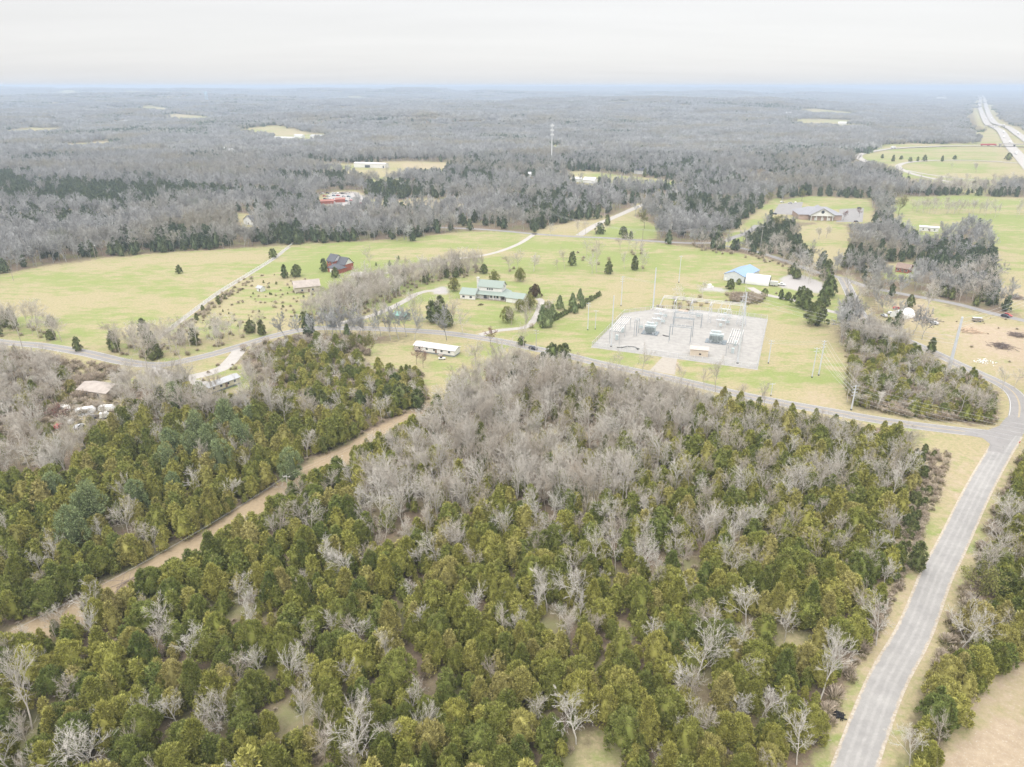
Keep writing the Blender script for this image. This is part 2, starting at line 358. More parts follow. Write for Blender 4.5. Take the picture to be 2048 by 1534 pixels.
TR['dark'] = [comb('dark_scatter', [(crown_mesh('c', 620 + i, 620, 16, 9.5 + (i % 3), 2.7 + 0.35 * (i % 4), M_EVF, z0=.8, pw=.38 + .05 * i, lobe=1.1, leaf=(0.95, 0.6)), 0)], [M_EVF]) for i in range(5)]
TR['pine'] = [comb('pine_scatter', [(crown_mesh('c', 640 + i, 700, 14, 13.5, 3.5, M_PINI, z0=5, pw=.42, lobe=1.5, leaf=(1.0, .5), up=.3, corek=.5), 0), (trunk_mesh('t', 670 + i, 12, .2, M_TRKI, 2), 1)], [M_PINI, M_TRKI]) for i in range(3)]
def bare_scatter(i, nb, tw, mat, h=13):
    return segs_mesh('bare_scatter', [s[:4] for s in bare_segs(700 + i, hgt=h + (i % 3), spread=.8 + .12 * (i % 5), nb=nb, r=.2, twig=tw, minr=tw)], [mat])
TR['bare'] = [bare_scatter(i, (8, 5, 4, 4), .026, M_BARKI) for i in range(6)]
TR['barefar'] = [bare_scatter(20 + i, (8, 5, 4, 2), .075, M_FARB, 13) for i in range(6)]
def fuzz(seed, n, hgt, rad, mat, wd=0.35):
    """far bare crown: upright slivers fanning out of a stem"""
    rs = np.random.RandomState(seed); a = rs.uniform(0, 6.28, n); q = np.sqrt(rs.uniform(0, 1, n)); zt = hgt * (1 - 0.4 * q ** 2) * rs.uniform(0.8, 1.05, n)
    top = np.stack([rad * q * np.cos(a), rad * q * np.sin(a), zt], 1); bot = np.stack([rad * q * .3 * np.cos(a), rad * q * .3 * np.sin(a), hgt * (.15 + .3 * rs.uniform(0, 1, n))], 1)
    t2 = rs.uniform(0, 6.28, n); s = np.stack([np.cos(t2), np.sin(t2), np.zeros(n)], 1) * (wd * rs.uniform(.5, 1.5, n))[:, None]
    V = np.stack([bot, top + s, top - s], 1).reshape(-1, 3); return V, np.arange(3 * n).reshape(-1, 3)
def patch(seed, size, ntree, evfrac, nt=46):
    rs = np.random.RandomState(seed); Vs = []; Fs = []; Ms = []; n = 0
    for k in range(ntree):
        x, y = rs.uniform(-size / 2, size / 2, 2); s = rs.uniform(.75, 1.25)
        if rs.uniform() < evfrac:
            V, F = fuzz(seed * 50 + k, nt, 9 * s, 3.6 * s, None, .9); c, f = core([(3.4 * s, 1), (3.0 * s, 4 * s), (1.6 * s, 7 * s), (.2, 9 * s)], rs, 6, .9); V = np.vstack([V, c]); F = np.vstack([F, f + len(V) - len(c)]); m = 1
        else: V, F = fuzz(seed * 50 + k, nt, 12.5 * s, 5.2 * s, None, .38); m = 0
        Vs.append(V + np.array([x, y, 0])); Fs.append(F + n); Ms += [m] * len(F); n += len(V)
    return tri_mesh('wood_patch', np.vstack(Vs), np.vstack(Fs), [M_FARB, M_EVF], Ms)
TR['patch'] = [patch(800 + i, 62, 60, [.0, .05, .12, .25, .5, .8][i], 34) for i in range(6)]
TR['bush'] = []
for i in range(4):
    rs = np.random.RandomState(850 + i); V, F = fuzz(850 + i, 90, 1.9 + .4 * i, 1.6 + .2 * i, None, .07); d = rdir(150, rs); d[:, 2] = abs(d[:, 2])
    V2, F2 = leaf_tris(d * np.array([1.5, 1.5, 1.4]) * rs.uniform(.4, 1, (150, 1)), d, rs, .4, .25)
    TR['bush'].append(tri_mesh('bush_scatter', np.vstack([V, V2]), np.vstack([F, F2 + len(V)]), [M_TWIG, M_BUSH], [0] * len(F) + [1] * len(F2)))
def scatter(name, label, cat, recs, protos, group=None):
    """recs: (x, y, z, rz, sx, sz); one object whose vertices carry the mesh copies"""
    if not recs: return None
    A = np.array(recs, float); me = bpy.data.meshes.new(name); me.vertices.add(len(A)); me.vertices.foreach_set('co', A[:, :3].astype(np.float32).ravel())
    for nm, typ, val in (('rz', 'FLOAT', A[:, 3]), ('sx', 'FLOAT', A[:, 4]), ('sz', 'FLOAT', A[:, 5])):
        at = me.attributes.new(nm, typ, 'POINT'); at.data.foreach_set('value', val.astype(np.float32))
    vi = A[:, 6] if A.shape[1] > 6 else np.random.RandomState(len(A)).randint(0, len(protos), len(A))
    at = me.attributes.new('vi', 'INT', 'POINT'); at.data.foreach_set('value', vi.astype(np.int32))
    o = bpy.data.objects.new(name, me); COL.objects.link(o); tag(o, label, cat, group, 'stuff')
    c = bpy.data.collections.new(name + '_kinds')
    for i, p in enumerate(protos):
        q = bpy.data.objects.new('%s_%02d' % (name, i), p); c.objects.link(q)
    g = bpy.data.node_groups.new(name + '_scatter', 'GeometryNodeTree')
    g.interface.new_socket('Geometry', in_out='INPUT', socket_type='NodeSocketGeometry'); g.interface.new_socket('Geometry', in_out='OUTPUT', socket_type='NodeSocketGeometry')
    n = g.nodes; l = g.links; gi = n.new('NodeGroupInput'); go = n.new('NodeGroupOutput'); ci = n.new('GeometryNodeCollectionInfo'); ci.inputs[0].default_value = c
    ci.inputs[1].default_value = True; ci.inputs[2].default_value = True
    ip = n.new('GeometryNodeInstanceOnPoints'); ip.inputs['Pick Instance'].default_value = True
    def na(nm, t):
        q = n.new('GeometryNodeInputNamedAttribute'); q.data_type = t; q.inputs[0].default_value = nm; return next(s for s in q.outputs if s.enabled and s.name == 'Attribute')
    cr1 = n.new('ShaderNodeCombineXYZ'); l.new(na('rz', 'FLOAT'), cr1.inputs[2]); cs = n.new('ShaderNodeCombineXYZ')
    sxo = na('sx', 'FLOAT'); l.new(sxo, cs.inputs[0]); l.new(sxo, cs.inputs[1]); l.new(na('sz', 'FLOAT'), cs.inputs[2])
    l.new(gi.outputs[0], ip.inputs['Points']); l.new(ci.outputs[0], ip.inputs['Instance']); l.new(na('vi', 'INT'), ip.inputs['Instance Index'])
    l.new(cr1.outputs[0], ip.inputs['Rotation']); l.new(cs.outputs[0], ip.inputs['Scale']); l.new(ip.outputs[0], go.inputs[0])
    md = o.modifiers.new('scatter', 'NODES'); md.node_group = g
    return o
# ------------------------------------------------------------------ polylines of roads (pixel centre lines on the ground)
def world(pts): return [G(*p) for p in pts]
def smooth(pts, step=4.0):
    P_ = [pts[0] * 2 - pts[1]] + list(pts) + [pts[-1] * 2 - pts[-2]]; out = []
    for i in range(1, len(P_) - 2):
        a, b, c, d = P_[i - 1:i + 3]; n = max(2, int((c - b).length / step)); n = min(n, 60)
        for k in range(n):
            t = k / n; out.append(0.5 * ((2 * b) + (c - a) * t + (2 * a - 5 * b + 4 * c - d) * t * t + (3 * b - a - 3 * c + d) * t ** 3))
    out.append(P_[-2]); return out
ROADS = {}   # name -> (points, half width)
def road_line(key, px, width, step=4.0): ROADS[key] = (smooth(world(px), step), width); return ROADS[key][0]
road_line('county', [(-60,672),(0,684),(80,691),(171,706),(240,722),(290,729),(330,729),(376,720),(430,707),(478,693),(547,672),(615,658),(680,656),(776,658.5),(878,665),(951,674),(1010,684),(1069,697),(1127,709),(1200,727),(1310,750),(1395,769),(1480,789),(1565,806),(1678,826),(1720,834),(1823,850),(1940,864),(1985,868),(2015,868)], 7.0)
road_line('lane', [(1640,1740),(1709,1534),(1771,1369),(1830,1260),(1873,1150),(1903,1092),(1955,983),(1994,913),(2022,868),(2037,835),(2038,805),(2025,783),(1999,766),(1969,752),(1940,739),(1911,726),(1881,711),(1852,698),(1823,685),(1790,672),(1755,655),(1728,636),(1715,618),(1705,597),(1694,573),(1684,555)], 6.6)
road_line('crossroad', [(700,452),(820,453),(942,457.6),(1003,461.7),(1072,468),(1147,473),(1215,476),(1300,482),(1380,486),(1440,484),(1470,474),(1497,464),(1515,450)], 6.0)
road_line('uphill', [(1158,471),(1188,452),(1215,440),(1242,428.5),(1270,416),(1300,404),(1345,386),(1380,372)], 7.0)
road_line('eastroad', [(1684,556),(1730,572),(1790,585),(1850,596),(1899,605),(1934,613),(1981,626),(2048,641),(2120,655)], 6.0)
road_line('service', [(1500,575),(1525,588),(1560,595),(1593,602),(1625,612),(1658,622),(1690,628),(1718,630)], 5.0)
road_line('northroad', [(1684,556),(1650,548),(1620,540),(1560,518),(1500,500),(1450,492)], 5.5)
road_line('brickdrive', [(1070,467),(1039,487),(995,504),(952,513),(893,520),(849,529),(805,541),(764,547),(728,548)], 4.2)
road_line('farmdrive', [(668,654),(690,644),(741,632),(782,615.5),(811,601),(829,590),(850,583),(880,580)], 4.5)
road_line('gardendrive', [(960,670),(985,663),(1010,659.5),(1035,657),(1057,652),(1075,628),(1083,603),(1075,597)], 4.0)
road_line('pulloff', [(300,737),(335,749),(365,756),(393,752),(444,737),(475,706),(478,697)], 6.5)
road_line('trailerdrive', [(350,755),(380,765),(415,770)], 7.0)
road_line('farlane', [(760,372),(800,352),(850,345),(905,340)], 5)
road_line('farmlane', [(1180,367),(1250,368),(1280,371)], 5)
IW = dict(step=30)
road_line('freeway', [(1940,186),(1952,190),(1960,197.5),(1959,207),(1960,219),(1972,245),(1986,254),(2001,263),(2012,280),(2023,296),(2048,323.5),(2085,365)], 20, 30)
road_line('freeway_back', [(1950,186),(1961,190),(1968,197),(1971,211),(1976,227),(1987,245),(2001,251),(2016,256),(2048,278),(2090,310)], 20, 30)
road_line('overpass_road', [(1735,326),(1718,316),(1722,309),(1749,303),(1786,298),(1848,294.5),(1921,292.5),(2016,293.5),(2100,297)], 12, 15)
road_line('ramp', [(2060,329),(2023,326),(1950,322),(1884,321.5),(1830,324),(1802,329),(1797,335),(1812,343),(1840,352),(1870,358),(1899,364),(1928,371)], 9, 15)
road_line('ramp_lower', [(1812,341),(1850,348),(1900,355),(1950,360),(2012,360.5),(2060,361)], 7, 15)
road_line('bridge_road', [(1880,245),(1930,254),(1960,255.5),(2000,256),(2030,256.5)], 9, 20)
def near_line(X, Y, key):
    p = np.array([(q.x, q.y) for q in ROADS[key][0]]); d = np.full(X.shape, 1e9)
    for a, b in zip(p[:-1], p[1:]):
        ab = b - a; t = np.clip(((X - a[0]) * ab[0] + (Y - a[1]) * ab[1]) / max(ab @ ab, 1e-6), 0, 1)
        d = np.minimum(d, np.hypot(X - a[0] - t * ab[0], Y - a[1] - t * ab[1]))
    return d
def inpoly(px, py, poly):
    c = np.zeros(px.shape, bool); n = len(poly)
    for i in range(n):
        x0, y0 = poly[i]; x1, y1 = poly[(i + 1) % n]
        if y0 == y1: continue
        c ^= ((y0 > py) != (y1 > py)) & (px < (x1 - x0) * (py - y0) / (y1 - y0) + x0)
    return c
STRIP = [(-130,1385),(0,1305),(150,1222),(290,1150),(400,1092),(500,1028),(600,960),(700,903),(800,850),(870,812)]
STRIPW = smooth([GZ(*p) for p in STRIP], 5)
ROADS['cutline'] = (STRIPW, 14)
SHRUBBY = [(318,678),(376,633),(434,590),(492,555),(560,545),(620,560),(640,600),(590,640),(560,655),(470,676),(400,690),(330,700)]
CLEAR = dict(
 big=[(-40,556),(0,548),(60,537),(200,517),(330,505),(450,498),(540,492),(600,488),(700,484),(754,480),(805,485),(844,481),(853,471),(942,462),(1000,463),(1072,468),(1147,473),(1215,476),(1300,484),(1430,500),(1530,514),(1600,540),(1640,556),(1690,590),(1712,630),(1672,650),(1682,700),(1698,760),(1692,832),(1565,812),(1480,795),(1395,775),(1310,756),(1200,733),(1127,715),(1069,703),(1010,690),(951,680),(878,671),(776,664),(680,662),(615,664),(547,678),(478,700),(376,726),(290,735),(171,712),(0,690),(-40,688)],
 trailer=[(705,715),(730,690),(860,678),(1050,700),(1015,733),(965,770),(905,803),(862,812),(838,745),(770,745),(735,745)],
 yard=[(100,722),(300,735),(440,722),(520,735),(540,760),(500,790),(410,790),(300,775),(230,775),(240,820),(190,862),(110,866),(95,835),(160,780),(120,750)],
 verge=[(1845,868),(1990,885),(1960,965),(1905,1060),(1885,1100),(1795,1300),(1712,1480),(1690,1534),(1640,1600),(1610,1600),(1690,1440),(1725,1330),(1790,1200),(1800,1120),(1790,1060),(1830,960),(1815,900)],
 corner=[(1840,1640),(1878,1500),(1905,1440),(1960,1395),(2020,1350),(2080,1240),(2120,1240),(2120,1640)],
 tan=[(1900,612),(1960,625),(2100,655),(2100,860),(2048,800),(2010,765),(1975,745),(1930,728),(1880,700),(1850,680),(1800,655),(1770,640),(1800,615),(1850,625)],
 upper=[(1785,396),(1900,391),(2100,396),(2100,640),(2048,637),(1998,608),(1992,560),(1985,500),(1955,452),(1900,474),(1830,484),(1795,452),(1782,425)],
 brown=[(1590,455),(1640,446),(1690,448),(1706,480),(1690,535),(1650,545),(1610,520)],
 church=[(1540,415),(1575,398),(1620,392),(1742,398),(1748,448),(1690,447),(1620,445),(1550,440)],
 avenue=[(1435,492),(1480,452),(1525,412),(1552,396),(1566,398),(1540,440),(1505,478),(1470,500)],
 loops=[(1700,308),(1760,288),(1880,287),(2100,287),(2100,372),(2030,370),(1960,392),(1900,384),(1850,366),(1790,352),(1740,330)],
 barnfield=[(600,322),(700,328),(800,322),(905,325),(886,350),(812,352),(790,368),(740,366),(700,350),(640,342)],
 tanpatch=[(740,398),(800,402),(830,395),(900,400),(935,412),(880,420),(800,420),(752,412)],
 rside=[(1065,462),(1140,444),(1200,438),(1250,422),(1292,396),(1310,400),(1262,436),(1240,452),(1215,474),(1150,472),(1080,468)],
 rlawn=[(1190,476),(1225,444),(1262,432),(1290,440),(1320,455),(1310,480)],
 green1=[(1098,345),(1180,342),(1250,352),(1360,362),(1358,373),(1290,380),(1230,374),(1150,366)],
 salvage=[(632,392),(660,384),(712,380),(742,396),(752,420),(700,412),(640,412)],
 farm=[(530,278),(560,270),(650,266),(672,275),(640,286),(560,287)],
 mid1=[(1455,350),(1520,347),(1572,353),(1565,364),(1500,362)],
 mid2=[(1560,240),(1640,237),(1735,243),(1700,250),(1600,253)],
 mid3=[(1945,262),(1982,262),(1988,291),(1942,290)],
 mid4=[(1115,275),(1190,281),(1215,290),(1130,285)], mid5=[(190,266),(330,262),(300,268),(210,271)], mid6=[(1085,292),(1130,290),(1140,305),(1090,306)],
 mid7=[(440,306),(490,303),(500,312),(445,313)], mid8=[(1760,365),(1860,372),(1880,378),(1780,374)], mid9=[(215,204),(262,203),(275,207),(225,208)], mid10=[(1210,203),(1265,202),(1262,206),(1205,207)],
 gable=[(470,425),(520,430),(505,462),(478,450)], h2=[(1760,528),(1830,525),(1830,560),(1770,560)], junk=[(1745,598),(1880,598),(1900,640),(1870,680),(1800,655)],
)
# hedges and belts of trees standing inside the open land: (polygon, kind weights, cell size)
BELTS = [
 ([(-30,640),(60,650),(130,678),(165,694),(160,703),(60,690),(-30,680)], dict(bare=.7, dark_cedar=.15, bush=.6), 6),
 ([(215,690),(300,680),(340,690),(400,676),(470,668),(545,655),(545,668),(480,690),(380,713),(330,720),(240,717)], dict(bare=.75, dark_cedar=.22, bush=.8), 5.8),
 ([(598,650),(640,618),(690,585),(740,568),(800,557),(880,540),(950,530),(972,541),(940,553),(880,563),(835,576),(805,598),(740,628),(672,645)], dict(bare=1.0, dark_cedar=.12, bush=.9), 4.7),
 ([(700,640),(760,638),(930,652),(925,661),(700,651)], dict(bare=.55, bush=.4), 8),
 ([(1585,545),(1640,560),(1672,585),(1668,600),(1620,572),(1580,552)], dict(bare=.8, dark_cedar=.1), 8),
 ([(1380,488),(1440,500),(1530,514),(1590,535),(1590,545),(1520,522),(1430,506),(1380,496)], dict(bare=.4, bush=.9), 6),
 ([(1500,577),(1600,597),(1660,614),(1640,620),(1590,606),(1500,590)], dict(bush=.6, dark_cedar=.12), 7),
 ([(1300,620),(1350,585),(1400,590),(1420,610),(1390,625)], dict(bush=.7, bare=.15), 6),
 ([(960,545),(1040,530),(1060,545),(1000,560)], dict(bare=.5, bush=.3), 9),
 ([(1140,500),(1290,500),(1290,545),(1180,548)], dict(bare=.16, bush=.25), 9),
 ([(1720,385),(1800,372),(2048,378),(2048,384),(1800,392)], dict(bare=.8, dark_cedar=.15, bush=.4), 8),
 ([(1990,430),(2048,425),(2048,432),(1990,440)], dict(bare=.8), 8),
 ([(1700,352),(1800,356),(1900,374),(2048,372),(2048,366),(1900,368)], dict(bare=.6, dark_cedar=.2), 10),
 ([(1450,590),(1500,585),(1530,600),(1500,612),(1455,605)], dict(bush=.9), 5),
 ([(1700,640),(1800,655),(1850,690),(1840,715),(1760,690),(1715,700),(1690,690)], dict(bare=.4, dark_cedar=.5, bush=.5), 6),
 ([(1815,418),(1900,418),(1985,425),(1980,432),(1900,430),(1815,428)], dict(bare=.9), 8),
 ([(1800,378),(1930,384),(2048,388),(2048,394),(1900,391),(1790,394)], dict(bare=.9), 8),
 ([(1860,565),(1960,550),(1990,560),(1995,600),(1950,612),(1890,600),(1830,590)], dict(bare=.7, dark_cedar=.3), 7),
 ([(1010,652),(1060,646),(1085,625),(1105,610),(1100,640),(1070,668),(1030,668)], dict(bare=.5, bush=.6), 8),
 ([(1770,345),(1850,340),(1860,345)], dict(), 9),
 ([(1150,470),(1300,484),(1420,496)], dict(), 8),
 ([(1660,700),(1700,760),(1700,700)], dict(), 9),
]
CLEAR_RADIUS = dict(county=9, lane=8.5, crossroad=7, uphill=9, eastroad=8, service=4, northroad=5, brickdrive=4, farmdrive=5, gardendrive=4, pulloff=7, trailerdrive=5, farlane=5, farmlane=5,
                    freeway=75, freeway_back=60, overpass_road=14, ramp=12, ramp_lower=10, bridge_road=12, cutline=5.4)
# evergreen share of a wood, by polygon (first hit wins)
EVER = [
 ([(-50,360),(130,370),(250,380),(370,380),(560,389),(560,397),(300,410),(230,426),(120,418),(-50,410)], .97),
 ([(70,268),(190,268),(190,279),(75,279)], .95), ([(330,262),(420,262),(420,276),(330,274)], .6),
 ([(730,375),(832,372),(836,400),(730,402)], .9), ([(960,310),(1110,325),(1110,350),(960,352),(830,378),(830,350)], .6),
 ([(1110,320),(1300,310),(1420,325),(1300,345),(1110,342)], .55), ([(1100,385),(1210,370),(1300,385),(1280,410),(1100,410)], .5), ([(1090,425),(1190,425),(1190,442),(1090,445)], .7),
 ([(1290,375),(1420,350),(1480,365),(1520,385),(1300,400)], .6), ([(1430,300),(1640,300),(1640,320),(1430,325)], .55), ([(320,470),(430,470),(430,500),(320,503)], .9), ([(535,470),(610,462),(610,490),(535,492)], .9),
 ([(640,470),(700,475),(700,488),(640,488)], .4), ([(1560,330),(1700,330),(1720,360),(1560,360)], .5), ([(600,440),(1060,440),(1060,470),(850,475),(600,490)], .25), ([(1200,300),(1420,310),(1420,330),(1200,325)], .4),
 ([(1000,735),(1330,752),(1450,790),(1400,850),(1340,900),(1300,960),(1240,1030),(1000,1030),(820,1075),(745,1060),(735,985),(850,880),(900,820),(960,780)], .24),
 ([(690,930),(900,800),(1450,760),(1840,900),(1790,1120),(1400,1200),(1000,1130),(740,1120)], .69),
 ([(1330,760),(1700,835),(1850,900),(1830,1000),(1750,1090),(1500,1100),(1350,1050),(1300,970),(1400,850)], .69),
 ([(1690,700),(1840,715),(1700,850)], .7), ([(1690,720),(2010,770),(2000,860),(1700,845)], .62),
 ([(-200,700),(560,745),(560,790),(300,800),(120,980),(-200,1010)], .12), ([(540,690),(760,690),(850,740),(860,800),(700,860),(560,840),(520,760)], .72),
 ([(1890,900),(2200,900),(2200,1240),(1830,1240)], .62),
 ([(-400,860),(3000,860),(3000,2200),(-600,2200)], .86), ([(300,780),(860,800),(860,870),(200,870)], .6),
]
def ever(px, py, x=None, y=None):
    f = np.full(px.shape, -1.0)
    for poly, v in EVER:
        q = inpoly(px, py, poly) & (f < 0); f[q] = v
    k = f < 0
    if x is None: f[k] = .16
    else:
        v = nz(x, y, 120, 51) + .8 * nz(x, y, 310, 52) + np.where(px > 800, .12, -.05); f[k] = np.clip(.14 + 1.2 * (v[k] + .05), .07, .8)
    return f
# ------------------------------------------------------------------ ground sheet
def nz(x, y, s, seed):
    r = np.random.RandomState(seed); v = 0
    for k in range(6):
        th = r.uniform(0, 6.28); v = v + np.sin((x * math.cos(th) + y * math.sin(th)) / s * r.uniform(.6, 1.7) * 6.28 + r.uniform(0, 6.28))
    return v / 6
def build_ground():
    rows = list(np.arange(-80, 70, 12.0))
    pyv = np.concatenate([np.arange(1720, 520, -3.2), np.arange(520, 300, -2.0), np.arange(300, 186, -0.8)])
    rows += [float(GZ(1024, q).y) for q in pyv if GZ(1024, q).y > 70 ]
    y = rows[-1]
    while y < 42000: y *= 1.06; rows.append(y)
    rows = np.array(rows); T = np.linspace(-1.15, 1.15, 620)
    Y, TT = np.meshgrid(rows, T, indexing='ij'); X = TT * (Y + 140); Z = hh(X, Y)
    nr, ncl = Y.shape
    i = np.arange(nr - 1)[:, None] * ncl + np.arange(ncl - 1)[None]
    F = np.stack([i, i + 1, i + ncl + 1, i + ncl], -1).reshape(-1, 4)
    m, n, l, b = newmat('ground_cover', 0.95, 0.1)
    at = n.new('ShaderNodeAttribute'); at.attribute_name = 'cover'; sc = n.new('ShaderNodeSeparateColor'); l.new(at.outputs['Color'], sc.inputs[0])
    at2 = n.new('ShaderNodeAttribute'); at2.attribute_name = 'cover_two'; sc2 = n.new('ShaderNodeSeparateColor'); l.new(at2.outputs['Color'], sc2.inputs[0])
    g = n.new('ShaderNodeNewGeometry'); p = g.outputs['Position']
    def edge(v, soft=.35):   # a ragged edge between covers
        nn = noise(n, l, 0.35, 5, 0.65, p, 0.25, 0.75, -soft * 1.25, soft * 1.25); a = n.new('ShaderNodeMath'); a.operation = 'ADD'; l.new(v, a.inputs[0]); l.new(nn, a.inputs[1])
        r = n.new('ShaderNodeMapRange'); r.inputs[1].default_value = .3; r.inputs[2].default_value = .7; l.new(a.outputs[0], r.inputs[0]); return r.outputs[0]
    litter = mixc(n, l, noise(n, l, 0.9, 6, .7, p, .3, .7), (.235, .175, .125), (.11, .09, .062))
    litter = mixc(n, l, noise(n, l, 0.06, 4, .6, p, .45, .65, 0, .8), litter, (.19, .20, .085))
    litter = mixc(n, l, noise(n, l, 5.0, 3, .7, p, .5, .75, 0, .6), litter, (.33, .27, .20))
    mpn = n.new('ShaderNodeMapping'); mpn.inputs['Scale'].default_value = (.5, 1.0, 1); mpn.inputs['Rotation'].default_value = (0, 0, .25); l.new(p, mpn.inputs[0])
    green = mixc(n, l, noise(n, l, 1.4, 6, .7, p, .3, .7), (.175, .225, .065), (.275, .295, .12))
    tan = mixc(n, l, noise(n, l, 1.2, 6, .7, p, .3, .7), (.39, .32, .205), (.30, .255, .155))
    # patches: several sizes, shifted by the greenness of the place
    big = noise(n, l, .016, 5, .65, mpn.outputs[0], .38, .62, -.52, .52); sm = noise(n, l, .16, 6, .7, mpn.outputs[0], .36, .64, -.55, .55)
    s1 = n.new('ShaderNodeMath'); l.new(big, s1.inputs[0]); l.new(sm, s1.inputs[1]); s2 = n.new('ShaderNodeMath'); l.new(s1.outputs[0], s2.inputs[0]); l.new(sc.outputs[1], s2.inputs[1])
    mr = n.new('ShaderNodeMapRange'); mr.inputs[1].default_value = .15; mr.inputs[2].default_value = .85; l.new(s2.outputs[0], mr.inputs[0])
    field = mixc(n, l, mr.outputs[0], tan, green)
    field = mixc(n, l, noise(n, l, .75, 8, .8, p, .42, .62, 0, .55), field, (.165, .19, .065))
    field = mixc(n, l, noise(n, l, .45, 6, .75, p, .60, .76, 0, .55), field, (.38, .31, .235))
    col = mixc(n, l, edge(sc.outputs[0]), litter, field)
    dirt = mixc(n, l, noise(n, l, .5, 7, .7, p, .3, .7), (.40, .325, .235), (.30, .235, .165))
    dirt = mixc(n, l, noise(n, l, 2.2, 5, .7, p, .55, .7, 0, .7), dirt, (.52, .48, .42))
    col = mixc(n, l, edge(sc.outputs[2], .3), col, dirt)
    straw = mixc(n, l, noise(n, l, 1.1, 7, .75, p, .3, .7), (.36, .28, .185), (.255, .20, .13))
    col = mixc(n, l, edge(sc2.outputs[0], .3), col, straw)
    grav = mixc(n, l, noise(n, l, 1.5, 6, .7, p, .35, .65), (.40, .38, .365), (.31, .29, .275))
    col = mixc(n, l, edge(sc2.outputs[1], .15), col, grav)
    l.new(col, b.inputs['Base Color'])
    bp = n.new('ShaderNodeBump'); bp.inputs['Strength'].default_value = .5; bp.inputs['Distance'].default_value = .25
    tn = n.new('ShaderNodeTexNoise'); tn.inputs['Scale'].default_value = 1.6; tn.inputs['Detail'].default_value = 6; l.new(p, tn.inputs['Vector']); l.new(tn.outputs[0], bp.inputs['Height']); l.new(bp.outputs[0], b.inputs['Normal'])
    me = tri_mesh('ground', np.stack([X, Y, Z], -1).reshape(-1, 3), F, [m])
    me.polygons.foreach_set('use_smooth', [True] * len(me.polygons))
    # cover
    x = X.ravel(); y = Y.ravel(); px, py, zc = P(x, y, Z.ravel())
    jit = np.clip(1500 / np.maximum(zc, 60), .3, 6)
    qx = px + nz(x, y, 23, 1) * jit * 1.6; qy = py + nz(x, y, 19, 2) * jit * .7
    A = np.zeros((len(x), 3)); B = np.zeros((len(x), 3))
    def fill(poly, grass=None, greenness=None, dirt=None, straw=None, gravel=None):
        k = inpoly(qx, qy, poly)
        for arr, c, v in ((A, 0, grass), (A, 1, greenness), (A, 2, dirt), (B, 0, straw), (B, 1, gravel)):
            if v is not None: arr[k, c] = v
    gness = dict(big=.5, trailer=.62, yard=.35, verge=.1, corner=0, tan=.0, upper=.72, brown=.25, church=.5, avenue=.7, loops=.45, barnfield=.25, tanpatch=.0, rside=.05, rlawn=.8, green1=.45, salvage=.2, farm=.6, mid1=-.2, mid2=.3, mid3=.2, mid4=.2, mid5=.5, mid6=.6, mid9=-.3, mid10=-.3)
    for k, poly in CLEAR.items(): fill(poly, 1, gness.get(k, .4))
    fill([(-40,556),(0,548),(60,537),(200,517),(330,505),(450,498),(577,492),(434,590),(318,676),(376,690),(200,700),(0,690)], 1, .38)
    fill([(577,494),(754,480),(853,471),(1003,463),(1300,484),(1530,514),(1640,556),(1560,560),(1400,545),(1250,560),(1160,600),(1080,640),(960,620),(960,545),(850,528),(640,590),(560,545)], 1, .70)
    fill([(620,520),(720,505),(740,545),(640,575),(600,555)], 1, .95); fill([(930,610),(1040,605),(1050,640),(960,650)], 1, .85)
    fill([(840,485),(940,470),(1060,470),(1035,488),(950,512),(860,510)], 1, .45); fill(SHRUBBY, 1, .22)
    fill([(1100,655),(1160,610),(1240,560),(1300,560),(1300,600),(1200,640),(1130,700),(1080,690)], 1, .28)
    fill([(1240,565),(1420,570),(1500,590),(1440,620),(1250,610)], 1, .12); fill([(1500,620),(1590,615),(1650,640),(1540,650)], 1, .65)
    fill([(1500,645),(1560,640),(1560,690),(1530,740),(1505,742)], 1, .0); fill([(1540,660),(1675,670),(1690,800),(1560,800),(1370,750),(1520,745)], 1, .50)
    fill([(1590,785),(1640,775),(1690,800),(1690,825),(1600,808)], 1, -.3, .5); fill([(1180,700),(1320,716),(1300,742),(1190,718)], 1, .5)
    fill([(1360,725),(1515,745),(1520,790),(1400,765)], 1, .3)
    fill([(730,690),(860,690),(850,760),(760,735)], 1, .55); fill([(880,720),(1000,705),(960,760),(880,760)], 1, .8); fill([(860,760),(960,765),(905,805),(862,812)], 1, .3)
    fill([(1820,905),(1925,905),(1890,985),(1830,1060),(1790,1200),(1720,1330),(1770,1100),(1800,1000)], 1, .05, .55)
    fill([(1925,890),(1990,885),(1905,1060),(1795,1300),(1770,1290),(1880,1060)], 1, .12, .25)
    fill([(1600,1600),(1690,1440),(1770,1290),(1800,1300),(1712,1480),(1650,1600)], 1, .32)
    fill([(1850,1640),(1890,1500),(1990,1440),(2120,1300),(2120,1640)], 1, 0, .85); fill([(1900,1380),(2048,1230),(2120,1230),(2120,1450),(1950,1440)], 1, 0, .5)
    fill([(1790,660),(1900,640),(2100,690),(2100,800),(1990,750),(1850,685)], 1, -.1, .45); fill([(1900,640),(2100,655),(2100,740),(1960,700)], 1, -.1, .75)
    fill([(1690,700),(1760,690),(1850,715),(1840,740),(1760,720),(1700,735)], 1, .0, .4)
    fill([(1750,600),(1870,600),(1890,640),(1800,650)], 1, .1, .6); fill([(1990,500),(2100,520),(2100,600),(2010,600)], 1, .25); fill([(2000,600),(2100,640),(2100,580),(1990,570)], 1, -.1, .5)
    fill([(1330,560),(1420,568),(1410,580),(1380,582)], None, None, .4)
    fill([(1560,556),(1590,545),(1620,555),(1660,572),(1650,590),(1560,575)], None, None, None, None, .95)      # gravel yard by the arch building
    fill([(864,582),(872,574),(893,573),(898,588),(870,590)], None, None, None, None, 1)
